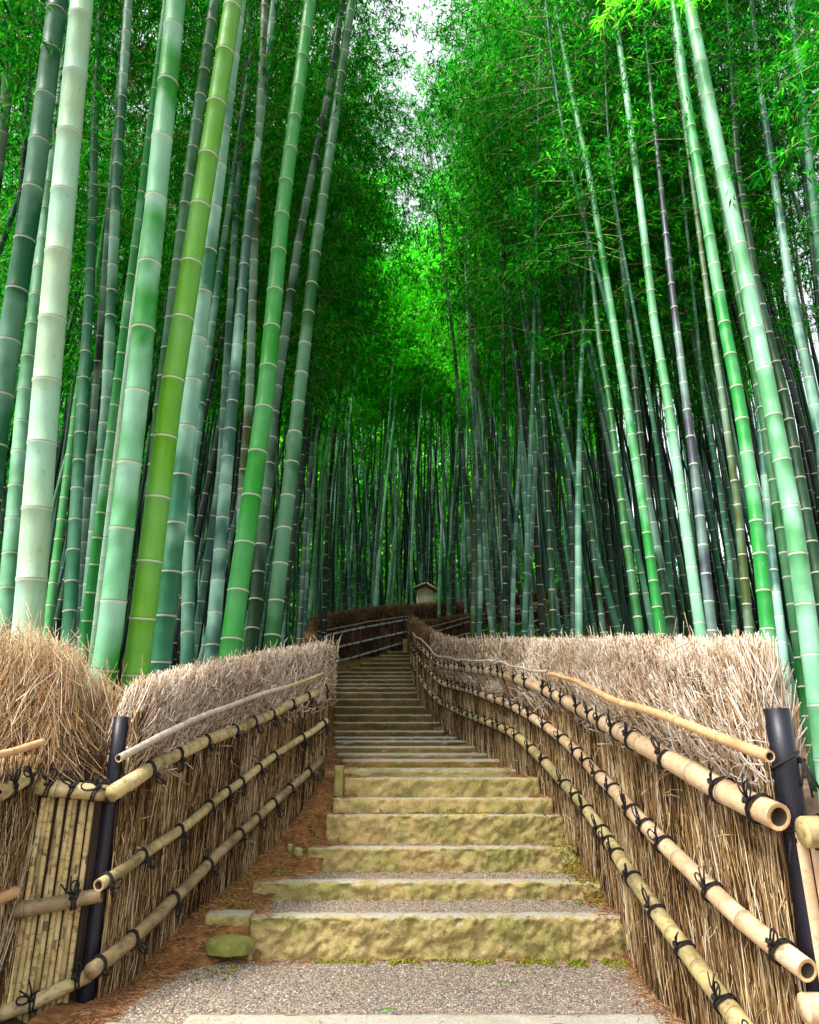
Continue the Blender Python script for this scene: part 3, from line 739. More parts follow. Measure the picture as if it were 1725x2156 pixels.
Q0 = P1[i2]-dirv[i2]*(U(0, .25, m2))[:, None]; Q1 = Q0+np.stack([np.cos(a)*L2, U(-.03, .03, m2), np.abs(np.sin(a))*L2], 1)
tw.add(Q0, Q1, .0014*np.ones(m2), .0008*np.ones(m2), N(.004, (m2, 3)), U(.4, 1, m2))
lb_ = tw.build('loose_brush', M['twig_loose'], l2)
mb = MB()
for i in range(16):
    x0 = -2.75+i*.075
    mb.tube([(x0, 4.05+(x0+1.585)*.25+.02*math.sin(i), .1), (x0+.03, 4.05+(x0+1.585)*.25, .9), (x0+.05, 4.05+(x0+1.585)*.25, 1.12+.05*math.sin(i*2.1)-max(0, x0+1.9)*.3)], [.06, .055, .03], 7)
mb.build('brush_core', M['core'], l2)

# ---- gate at the right edge
rgp = Plan([(1.50, 2.74), (2.4, 2.55)], 1)
if float(rgp.nrm(.3)[1]) > 0: rgp.side = -1
g2 = empty('slatted_gate_panel', (1.5, 2.74, 0), 'pale slatted gate with thick corded rails at the right edge', 'gate panel')
def straight_rail(root, p0, p1, r, material, seed, ties=()):
    me, L, pts = culm_mesh('rail', [p0, p1], r, r, .3, .3, 18, material, .1, 1.06, .014, open_end=True); ro = link('rail', me, root)
    t = (Vector(p0)-Vector(p1)).normalized(); u = t.cross(Vector((0, 0, 1))).normalized(); w = t.cross(u)
    n = 18; p = Vector(p0); ring = lambda R, dz: [p+t*dz+(u*math.cos(2*PI*k/n)+w*math.sin(2*PI*k/n))*R for k in range(n)]
    vs = ring(r*1.0, .001)+ring(r*.90, .012)+[p+t*.014]
    fs = [(k, (k+1) % n, n+(k+1) % n, n+k) for k in range(n)]+[(n+k, n+(k+1) % n, 2*n) for k in range(n)]
    link('end_cap', mesh('end_cap', vs, fs, material, True, {'ring': [0]*len(fs)}), ro)
    for i, q in enumerate(ties):
        c = Vector(p0).lerp(Vector(p1), q); place_tie(ro, None, c, -t, (nx*0, -1, 0) if False else (0, -1, 0), r+.002, seed+i)
    return ro
zr = pz(1680, 1745, 2.72); zr2 = pz(1710, 2118, 2.72)
x_at = lambda x, y, Y: P(x, y, Y)[0]
straight_rail(g2, (x_at(1672, 1745, 2.70), 2.63, zr), (x_at(1672, 1745, 2.70)+.9, 2.55, zr+.02), .052, M['rail_olive'], 40, (.06, .09, .3))
straight_rail(g2, (x_at(1697, 2118, 2.70), 2.70, zr2), (x_at(1697, 2118, 2.70)+.9, 2.62, zr2), .046, M['rail_pink'], 44, (.2,))
sl = M['rail_pink']
for i in range(9):
    c = (x_at(1702, 1900, 2.70)+.021+i*.045, 2.715-.004*i); V = []; Fc = []
    zs = np.linspace(-.1, zr-.0, 18)
    for z in zs:
        for a in np.linspace(0, PI, 7): V.append((c[0]+math.cos(a)*.021, c[1]-math.sin(a)*.011, z))
    for j in range(17):
        for k in range(6): a = j*7+k; Fc.append((a, a+1, a+8, a+7))
    link('slat', mesh('slat', V, Fc, sl, True, {'ring': [0]*len(Fc)}), g2)

# ---- hidden middle stretch + upper fences
def px_plan(pts, side, n=30, it=2): 
    return Plan(smooth_plan([(P(x, y, Y)[0], Y) for x, y, Y in pts], it, n), side)
def far_fence(label, plan, top, rails, dens, dark=True, base=None, rr=.022, end_loops=True, trail=None, matr='rail_silver', thd=.26, half=.17):
    zt = zfun(plan, top, .07) if not callable(top) else top; zb = base or gfun(plan)
    f = empty('brushwood_fence', (float(plan.p[0][0]), float(plan.p[0][1]), zb(0)), label, 'fence')
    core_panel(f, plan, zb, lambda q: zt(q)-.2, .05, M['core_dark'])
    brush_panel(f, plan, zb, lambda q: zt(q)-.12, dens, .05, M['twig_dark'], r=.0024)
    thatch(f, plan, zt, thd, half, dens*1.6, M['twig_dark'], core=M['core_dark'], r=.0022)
    for i, rl in enumerate(rails):
        rail(f, plan, rl, rr, rr*.95, M[matr], ties=.36, seed=50+i*7, hollow=False, sides=10)
    if trail: rail(f, plan, trail, .012, .012, M['rail_gray'], ties=0, seed=77, off=.17, hollow=False, sides=8, wob=.03)
    return f
mid = Plan(smooth_plan([(-.98, 6.75), (-1.25, 8.6), (-1.65, 11.5), (-2.15, 14.6), (-2.42, 16.4)], 2, 20), -1)
far_fence('dark middle stretch of brushwood fence hidden behind the near left fence', mid, lambda q: min(G(float(mid.at(q)[1]))+1.15, 99), [], 260)
u1 = px_plan([(648, 1400, 16.4), (700, 1395, 17.0), (760, 1385, 17.9), (820, 1378, 18.6), (866, 1372, 19.2)], -1)
U1F = far_fence('upper brushwood fence running right across the top of the steps, with three silvery rails', u1,
    [(643, 1309), (684, 1299), (766, 1285), (835, 1278), (869, 1278)],
    [[(672, 1341), (746, 1325), (800, 1315), (860, 1304)], [(690, 1367), (750, 1354), (810, 1340), (866, 1328)], [(692, 1397), (750, 1383), (810, 1365), (866, 1348)]], 900, trail=[(668, 1331), (720, 1320), (790, 1307), (860, 1297)], rr=.030)
cpst = P(858, 1340, 19.0)
b = MB(); b.box((cpst[0]+.02, 19.02, G(19)+.5), (.22, .14, 1.35)); b.build('corner_bundle', M['twig_dark'], U1F)
pp_ = P(851, 1300, 18.9); post(U1F, (pp_[0], 18.75), G(18.7), pp_[2]+.12, .02, n=8)
u2 = px_plan([(880, 1380, 18.9), (950, 1370, 19.5), (1060, 1350, 20.6), (1180, 1335, 22.0), (1280, 1325, 23.2)], 1)
if float(u2.nrm(1)[1]) > 0: u2.side = -1
zb2 = lambda q: G(float(u2.at(q)[1]))-.3
far_fence('brushwood fence climbing to the right behind the bamboo stems, with bluish rails', u2,
    [(876, 1313), (915, 1308), (960, 1300), (992, 1296), (1060, 1285), (1139, 1272), (1280, 1255)],
    [[(912, 1332), (950, 1320), (992, 1307), (1060, 1297), (1139, 1284), (1270, 1266)], [(925, 1350), (950, 1343), (992, 1332), (1060, 1320), (1139, 1305), (1270, 1284)], [(950, 1366), (1000, 1353), (1060, 1341), (1139, 1325), (1270, 1303)]], 800, trail=[(900, 1322), (950, 1309), (992, 1297), (1100, 1281)], base=zb2, rr=.026)
u3 = px_plan([(868, 1340, 21.2), (950, 1335, 21.8), (1060, 1320, 23.0), (1180, 1300, 24.5), (1290, 1290, 26.0)], 1)
if float(u3.nrm(1)[1]) > 0: u3.side = -1
far_fence('farthest brushwood fence, its dark thatch showing between bamboo stems at the right', u3,
    [(868, 1276), (915, 1273), (960, 1270), (1010, 1264), (1080, 1256), (1139, 1249), (1270, 1228)],
    [[(1020, 1290), (1139, 1268), (1270, 1247)], [(1139, 1290), (1270, 1266)]], 500, base=lambda q: G(float(u3.at(q)[1]))-.3, rr=.022, matr='rail_orange')
#PART3
# ------------------------------------------------------------------ stone steps
def slab(name, x0, x1, yf, depth, zb, zt, m, rough=.02, seed=0, res=.03, skew=0.0):
    """rough hewn block: front face at yf, profile swept along x"""
    nx_ = max(8, int((x1-x0)/res)); H = zt-zb
    rows = max(5, int((H+.06)/res)); V = []
    prof = [(depth, zb-.06)]
    prof += [(0, zb-.06+(H+.06-.02*(yf > 6.5))*i/rows) for i in range(rows)] + [(.003, zt-(.022 if yf > 6.5 else .008)), (.026 if yf > 6.5 else .014, zt)]
    for t in np.linspace(.05, depth, max(3, int(depth/res/1.3)))[:]: prof.append((float(t), zt))
    k = len(prof)
    for i in range(nx_+1):
        x = x0+(x1-x0)*i/nx_
        for j, (o, z) in enumerate(prof):
            p = Vector((x*3+seed*7.3, o*3+yf, z*3)); f = noise.fractal(p*3.4, .35, 2.3, 6)
            e = 1.0 if 0 < j <= rows else .3
            edge = .0
            if i in (0, nx_): edge = rough*.5*noise.noise(Vector((z*20, seed, o*9)))
            topw = 0
            if j > rows: topw = rough*.22*f
            drop = -.012*max(0, noise.noise(Vector((x*6+seed, 2, 1))))if j in (rows+1, rows) else 0
            V.append((x+edge+(.0), yf+o-(rough*1.3*f*e if j <= rows+1 and j > 0 else 0)+skew*(x-x0), z+topw+drop+(rough*.3*f if j == rows+2 else 0)))
    Fc = []
    for i in range(nx_):
        for j in range(k): a = i*k+j; b = i*k+(j+1) % k; Fc.append((a, b, b+k, a+k))
    Fc.append(tuple(range(k))[::-1]); Fc.append(tuple(nx_*k+j for j in range(k)))
    me = mesh(name, V, Fc, m, True)
    for p in me.polygons:
        if len(p.vertices) > 4: p.use_smooth = False
    return link(name, me)
ORD = ['bottom', 'second', 'third', 'fourth', 'fifth', 'sixth', 'seventh', 'eighth', 'ninth', 'tenth', 'eleventh', 'twelfth', 'thirteenth', 'fourteenth', 'fifteenth', 'sixteenth', 'seventeenth', 'eighteenth', 'nineteenth', 'twentieth', 'twenty-first', 'twenty-second', 'twenty-third', 'twenty-fourth', 'twenty-fifth', 'twenty-sixth', 'twenty-seventh', 'twenty-eighth', 'topmost']
LOOK = {0: 'worn pale stone kerb at the bottom edge of the photo, before the gravel landing',
        1: 'tallest and widest rough yellow stone step, with a small green block at its left end',
        2: 'low wide stone step just above the tallest block, grey gravel in front',
        3: 'stone step with green moss tuft at its right end, third riser up the stairs',
        4: 'tall mossy stone step just below the one with needles and dark moss at its foot',
        5: 'low stone step with dark moss and orange needles along its foot',
        6: 'tall stone step whose left end touches the square stone post'}
def xat(px, y, Y): return P(px, y, Y)[0]
SL = []
for k, (yt, yb, xl, xr) in enumerate(STEP_PX):
    dk, hk = STEPS[k]; hp = STEPS[k-1][1] if k else -.12
    x0, x1 = xat(xl, yt, dk), xat(xr, yt, dk)
    dep = (.29 if k == 0 else .105) if k < 7 else .30
    mt = M['stone'] if k < 8 else (M['stone_half_shaded'] if k < 11 else M['stone_shaded'])
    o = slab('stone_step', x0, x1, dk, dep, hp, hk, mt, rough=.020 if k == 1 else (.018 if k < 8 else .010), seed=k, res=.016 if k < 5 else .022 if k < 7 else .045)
    lab = LOOK.get(k, 'narrow mossy stone step, %s riser counted up the stairs from the bottom kerb' % ORD[k])
    tag(o, lab, 'stone step', 'stone steps up the path'); SL.append((x0, x1))
# path gravel between the slabs
def lr_at(y):
    xl = np.interp(y, [2.0, 3.9]+list(LP.p[:, 1])+list(mid.p[:, 1])+[19], [-1.6, -1.585]+list(LP.p[:, 0])+list(mid.p[:, 0])+[-2.2])
    xr = np.interp(y, list(RP.p[:, 1]), list(RP.p[:, 0]))
    return float(xl), float(xr)
rows_ = []
# landing and treads as one sheet with real rises hidden in the slabs
V = []; Fc = []; nxx = 40
def add_sheet(y0, y1, z0, z1, ny=4, xl=None, xr=None):
    o = len(V)
    for j in range(ny+1):
        y = y0+(y1-y0)*j/ny; a, b = lr_at(y); a = a if xl is None else xl; b = b if xr is None else xr
        for i in range(nxx+1):
            x = a+(b-a)*i/nxx; V.append((x, y, z0+(z1-z0)*j/ny + .006*noise.noise(Vector((x*3, y*3, 0)))))
    for j in range(ny):
        for i in range(nxx): q = o+j*(nxx+1)+i; Fc.append((q, q+1, q+nxx+2, q+nxx+1))
add_sheet(3.45, STEPS[1][0]+.08, -.012, -.006, 16, )
add_sheet(1.0, 3.50, -.10, -.10, 8, -1.9, 1.6)
for k in range(1, 28):
    dk, hk = STEPS[k]; d2 = STEPS[k+1][0]
    add_sheet(dk+.06, d2+.06, hk-.014, hk-.010, 3, SL[k][0]+.03, min(SL[k][1]+.25, lr_at(dk)[1]))
pg = link('path', mesh('path', V, Fc, M['gravel'], True)); tag(pg, kind='structure')
# soil bank on the left and right of the slabs
def bank(name, side):
    V = []; Fc = []; ys = np.concatenate([np.arange(3.46, 8.5, .05), np.arange(8.5, 19.2, .15)])
    n = 10
    for y in ys:
        a, b = lr_at(y); k = max([i for i in range(29) if STEPS[i][0] <= y+.02] or [0]); k = min(k, 28)
        inner = float(np.interp(y, [s[0] for s in STEPS], [sl[0] if side < 0 else sl[1] for sl in SL]))
        if side < 0 and y < 4.7: inner = inner + (a+.10-inner)*min(1, max(0, (4.62-y)/.35))
        hk = STEPS[k][1]; hn = STEPS[min(28, k+1)][1]; d0 = STEPS[k][0]; d1 = STEPS[min(28, k+1)][0] if k < 28 else d0+1
        ramp_h = float(np.interp(y, [3, STEPS[1][0]-.5]+[s[0]+.15 for s in STEPS[1:]], [-.02, -.02]+[s[1]-.035 for s in STEPS[1:]]))
        if y > STEPS[28][0]+.1: ramp_h = G(y)
        outer = (a-.1) if side < 0 else (b+.1)
        stepz = (0 if y < STEPS[1][0] else hk)-.02
        for i in range(n+1):
            t = i/n; x = inner+(-.12*side)+(outer-(inner-.12*side))*t
            z = ramp_h + (.05*t**1.5 if y > 4.3 else .03*t-.0*(1-t)) + .022*noise.fractal(Vector((x*5, y*5, 1)), 1, 2, 3)
            if t < .25: z = min(z, stepz - .012)
            elif t < .5: z = z*.5+min(z, stepz)*.5
            V.append((x, y, z))
    for j in range(len(ys)-1):
        for i in range(n): q = j*(n+1)+i; Fc.append((q, q+1, q+n+2, q+n+1) if side > 0 else (q, q+n+1, q+n+2, q+1))
    o = link(name, mesh(name, V, Fc, M['soil'], True)); tag(o, kind='structure'); return o
bl = bank('soil_bank', -1); br = bank('soil_bank', 1)
# small block and flat green stone left of the tall step
o = slab('stone_block', xat(429, 1932, 4.6), xat(526, 1932, 4.6), 4.62, .16, .10, STEPS[1][1]-.005, M['stone_green'], .012, 31, .02); tag(o, 'small greenish stone block butted against the left end of the tallest step', 'stone block')
o = slab('stone_kerb_block', xat(205, 2143, 3.5), xat(350, 2143, 3.5), STEPS[0][0], .18, -.1, .004, M['stone_green'], .012, 37, .02); tag(o, 'short mossy kerb block at the bottom left corner of the gravel landing', 'stone block')
def flat_stone(px, py, Y, w, dep, th, seed, label, m, tilt=0):
    c = P(px, py, Y); V = [(c[0], c[1], c[2]+th)]; n = 26; rnd = random.Random(seed)
    rad = [1+.14*noise.noise(Vector((math.cos(2*PI*i/n)*1.7+seed, math.sin(2*PI*i/n)*1.7, 0)))+.05*noise.noise(Vector((i*1.3, seed, 0))) for i in range(n)]
    for (f, z) in ((.4, th*.97), (.78, th*.78), (1.0, th*.35), (.95, -.03)):
        for i in range(n):
            a = 2*PI*i/n; x = math.cos(a)*w/2*rad[i]*f; y = math.sin(a)*dep/2*rad[i]*f
            V.append((c[0]+x, c[1]+y, c[2]+z+y*tilt+.004*noise.noise(Vector((x*30, y*30, seed)))))
    Fc = [(0, 1+i, 1+(i+1) % n) for i in range(n)]
    for r in range(3):
        for i in range(n): a = 1+r*n+i; b = 1+r*n+(i+1) % n; Fc.append((a, a+n, b+n, b))
    o = link('flat_stone', mesh('flat_stone', V, Fc, m, True)); return tag(o, label, 'stone')
flat_stone(483, 1990, 4.50, .27, .12, .045, 4, 'flat flaky green stone leaning below the small block left of the tallest step', M['flake'], .25)
flat_stone(628, 1793, 5.55, .07, .06, .028, 8, 'little pale grey pebble lying on the soil left of the mossy steps', M['stone'])
flat_stone(611, 1783, 5.62, .05, .05, .02, 9, 'little ochre pebble beside the grey one on the left soil', M['stone_green'])
flat_stone(1327, 1985, 4.45, .045, .04, .05, 12, 'small round pebble on the moss at the right foot of the tallest step', M['stone_green'])
def stone_post(px0, px1, pyt, pyb, Y, label):
    a = P(px0, pyb, Y); b = P(px1, pyb, Y); t = P(px0, pyt, Y); w = b[0]-a[0]
    V = []; lv = np.linspace(a[2]-.06, t[2], 8); n = 16
    for z in lv:
        for i in range(n):
            an = 2*PI*(i+.5)/n; cx, cy = math.cos(an), math.sin(an); s_ = 1/max(abs(cx), abs(cy))*.96
            V.append(((a[0]+b[0])/2+cx*s_*w/2+.006*noise.noise(Vector((z*9, i, 1))), Y+w/2+cy*s_*w/2+.006*noise.noise(Vector((z*9, i, 4))), z))
    Fc = []
    for j in range(7):
        for i in range(n): q = j*n+i; Fc.append((q, j*n+(i+1) % n, (j+1)*n+(i+1) % n, q+n))
    Fc.append(tuple(7*n+i for i in range(n)))
    o = link('stone_post', mesh('stone_post', V, Fc, M['stone_green'])); tag(o, label, 'stone post')
stone_post(702, 722, 1612, 1672, 6.08, 'short square mossy stone post at the left end of the stairs')
stone_post(848, 859, 1346, 1374, 18.35, 'tiny mossy stone post at the very top of the stairs by the corner')

# ------------------------------------------------------------------ ground sheet
def ground():
    xs = np.concatenate([np.linspace(-120, -14, 14), np.linspace(-12, 12, 61), np.linspace(14, 120, 14)])
    ys = np.concatenate([np.linspace(-60, 0, 8), np.arange(.5, 24, .4), np.linspace(25, 160, 30)])
    V = []
    for y in ys:
        g = G(y)
        a, b = lr_at(min(max(y, 2), 18.5))
        for x in xs:
            z = g-.03
            if 2.2 < y < 19 and a-.05 < x < b+.05: z = g-.30
            elif y <= 2.2 and abs(x) < 4: z = -.12
            if x > 5: z -= (x-5)*.10*min(1, max(0, (y-6)/10)) * (1 if x < 20 else (20-5)/(x-5))
            if not (a-1 < x < b+1): z += .07*noise.fractal(Vector((x*.5, y*.5, 0)), 1, 2, 3)
            V.append((x, y, z))
    n = len(xs); Fc = []
    for j in range(len(ys)-1):
        for i in range(n-1): q = j*n+i; Fc.append((q, q+1, q+n+1, q+n))
    o = link('ground', mesh('ground', V, Fc, M['floor'], True)); tag(o, kind='structure')
    return o
ground()
def hills():
    V = []; Fc = []; xs = np.linspace(-110, 34, 40); ys = np.linspace(56, 120, 14)
    for y in ys:
        for x in xs:
            e = min(1, max(0, (34-x)/14.0)); k = min(1, (y-56)/34.0); V.append((x, y, G(56)-1+ (k**.7)*30*e + 2.5*noise.fractal(Vector((x*.08, y*.08, 2)), 1, 2, 4)))
    n = len(xs)
    for j in range(len(ys)-1):
        for i in range(n-1): q = j*n+i; Fc.append((q, q+1, q+n+1, q+n))
    m = simple('wooded_hill', [(.3, (.01, .05, .008)), (.55, (.03, .13, .015)), (.75, (.10, .28, .03))], (1, 1, 1), 1.1, .95, None, 8)
    tag(link('hills', mesh('hills', V, Fc, m, True)), kind='structure')
hills()
def GX(x, y):
    z = G(y)
    if x > 5: z -= (x-5)*.10*min(1, max(0, (y-6)/10))
    return z

# ------------------------------------------------------------------ litter, moss, pebbles (uncountable)
def scatter_strips(name, pts, lmin, lmax, r, m, flat=.25, tone=(0, 1)):
    n = len(pts); a = U(0, 2*PI, n); L = U(lmin, lmax, n); up = np.abs(N(flat, n))
    D = np.stack([np.cos(a), np.sin(a), up], 1)*L[:, None]*.5
    tw = TW(); P0 = pts-D; P1 = pts+D; P0[:, 2] = pts[:, 2]; tw.add(P0, P1, r*U(.6, 1.5, n), r*.5*np.ones(n), N(.003, (n, 3)), U(tone[0], tone[1], n))
    return tw.build(name, m)
from mathutils.bvhtree import BVHTree
def surf_pts(n, fn, obs):
    trees = [BVHTree.FromPolygons([v.co for v in o.data.vertices], [p.vertices[:] for p in o.data.polygons]) for o in obs]
    out = []
    for _ in range(n):
        x, y = fn(); best = None
        for t in trees:
            h_ = t.ray_cast(Vector((x, y, 8)), Vector((0, 0, -1)))
            if h_[0] is not None and (best is None or h_[0].z > best): best = h_[0].z
        if best is not None: out.append((x, y, best+.002))
    return np.array(out)
step_obs = [o for o in COL.objects if o.name.startswith('stone_step')]
def left_fn():
    y = 3.2+random.random()**1.3*5.5; a, _ = lr_at(y); inner = float(np.interp(y, [s[0] for s in STEPS], [sl[0] for sl in SL]))
    if y < 4.5: inner = a+.12
    return a+.03+(inner+.10-a)*random.random()**1.15, y
def right_fn():
    y = 3.6+random.random()*4; _, b = lr_at(y); return b-.06-abs(random.gauss(0, .07)), y
def foot_fn():
    k = random.choice((1, 1, 1, 1, 1, 5, 5, 4, 2, 3)); x0, x1 = SL[k]; t = random.random()
    return x0+(x1-x0)*t, STEPS[k][0]-.02-abs(random.gauss(0, .025))
obs = [pg, bl, br]+step_obs[:8]
scatter_strips('needle_litter', np.concatenate([surf_pts(9500, left_fn, obs), surf_pts(1500, right_fn, obs), surf_pts(1100, foot_fn, obs)]), .02, .085, .0017, M['litter'], .3)['kind'] = 'stuff'
def any_fn():
    y = 3.5+random.random()*4; a, b = lr_at(y); return a+(b-a)*random.random(), y
scatter_strips('scattered_needles', surf_pts(800, any_fn, obs), .015, .055, .0013, M['litter'], .05)['kind'] = 'stuff'
scatter_strips('scattered_leaves', np.concatenate([surf_pts(130, any_fn, obs), surf_pts(260, left_fn, obs)]), .035, .08, .0034, M['litter'], .12, (.45, 1))['kind'] = 'stuff'
def moss_fn():
    r_ = random.random()
    if r_ < .45:
        x0, x1 = SL[1]; t = random.random()**.6; return x0+.3+(x1-x0-.2)*t, STEPS[1][0]-.03-abs(random.gauss(0, .05))*(.4+t)
    if r_ < .7: k = random.choice((2, 3, 3, 4)); x1 = SL[k][1]; return x1+random.gauss(-.03, .09), STEPS[k][0]-.05+random.gauss(0, .08)
    if r_ < .85: k = 5; return SL[5][0]+(SL[5][1]-SL[5][0])*random.uniform(.2, .95), STEPS[5][0]-.01-abs(random.gauss(0, .012))
    y = random.uniform(4.2, 6.2); a, _ = lr_at(y); inner = float(np.interp(y, [s[0] for s in STEPS], [sl[0] for sl in SL])); return inner-abs(random.gauss(.08, .12)), y
mp = surf_pts(7500, moss_fn, obs)
keep = np.array([noise.noise(Vector((p[0]*9, p[1]*9, 3))) > -.12 for p in mp]); mp = mp[keep]
scatter_strips('moss', mp, .006, .024, .0038, M['moss'], .9)['kind'] = 'stuff'
def grav_fn():
    r_ = random.random()
    if r_ < .8: y = 3.77+random.random()**1.2*.8; k = 0; a, b = lr_at(y); return a+.12+(b-a-.2)*random.random(), y
    k = random.choice((1, 1, 2)); return SL[k][0]-.1+(SL[k][1]-SL[k][0]+.25)*random.random(), STEPS[k][0]+.2+(STEPS[k+1][0]-STEPS[k][0]-.2)*random.random()
gpnts = surf_pts(26000, grav_fn, [pg])
n = len(gpnts); oc = np.array([[1, 0, 0], [-1, 0, 0], [0, 1, 0], [0, -1, 0], [0, 0, .7], [0, 0, -.5]]); sz = U(.0022, .0062, n)*U(.7, 1.25, n); an = U(0, PI, n)
sx_ = U(.7, 1.4, n); Vv = np.repeat(oc[None], n, 0)*sz[:, None, None]; Vv[:, :, 0] *= sx_[:, None]
ca, sa = np.cos(an)[:, None], np.sin(an)[:, None]; xx = Vv[:, :, 0]*ca-Vv[:, :, 1]*sa; yy = Vv[:, :, 0]*sa+Vv[:, :, 1]*ca
Vv[:, :, 0] = xx+gpnts[:, None, 0]; Vv[:, :, 1] = yy+gpnts[:, None, 1]; Vv[:, :, 2] += gpnts[:, None, 2]
ft = np.array([[0, 2, 4], [2, 1, 4], [1, 3, 4], [3, 0, 4], [2, 0, 5], [1, 2, 5], [3, 1, 5], [0, 3, 5]])
o = link('loose_gravel', mesh('loose_gravel', Vv.reshape(-1, 3), [(ft[None]+(np.arange(n)*6)[:, None, None]).reshape(-1, 3)], M['pebble'], True, {'tone': np.repeat(U(0, 1, n), 8)})); tag(o, kind='stuff')
def fallen_leaf(px, py, Y, L, ang, label):
    c = P(px, py, Y); V = []; Fc = []; R_ = Matrix.Rotation(ang, 3, 'Z')
    for i in range(7):
        t = i/6; w = L*.075*math.sin(PI*min(1, t*1.02+.03))**.7
        for s_, dz in ((-1, .004), (0, 0), (1, .004)):
            q = R_ @ Vector(((t-.5)*L, s_*w, 0)); V.append((c[0]+q.x, c[1]+q.y, .006+dz+.008*math.sin(t*PI)))
    for i in range(6):
        for k in range(2): a = i*3+k; Fc.append((a, a+1, a+4, a+3))
    o = link('fallen_leaf', mesh('fallen_leaf', V, Fc, M['leaf_green'], True)); tag(o, label, 'leaf')
fallen_leaf(822-5, 2176-60, 3.75, .09, .15, 'thin green bamboo leaf lying on the gravel landing left of centre')
fallen_leaf(1066, 2062, 4.12, .10, -.25, 'green bamboo leaf lying on the gravel near the foot of the tallest step')
#PART4
# ------------------------------------------------------------------ bamboo
C = dict(teal=(.006, .095, .045), tealg=(.02, .135, .075), green=(.004, .085, .010), bright=(.010, .22, .012), yellow=(.10, .31, .002), white=(.40, .55, .43),
         dark=(.001, .030, .005), olive=(.04, .062, .012), violet=(.03, .032, .06), blue=(.028, .10, .09), mint=(.012, .20, .035), black=(.001, .005, .004), brown=(.07, .038, .024), pale=(.075, .25, .125))
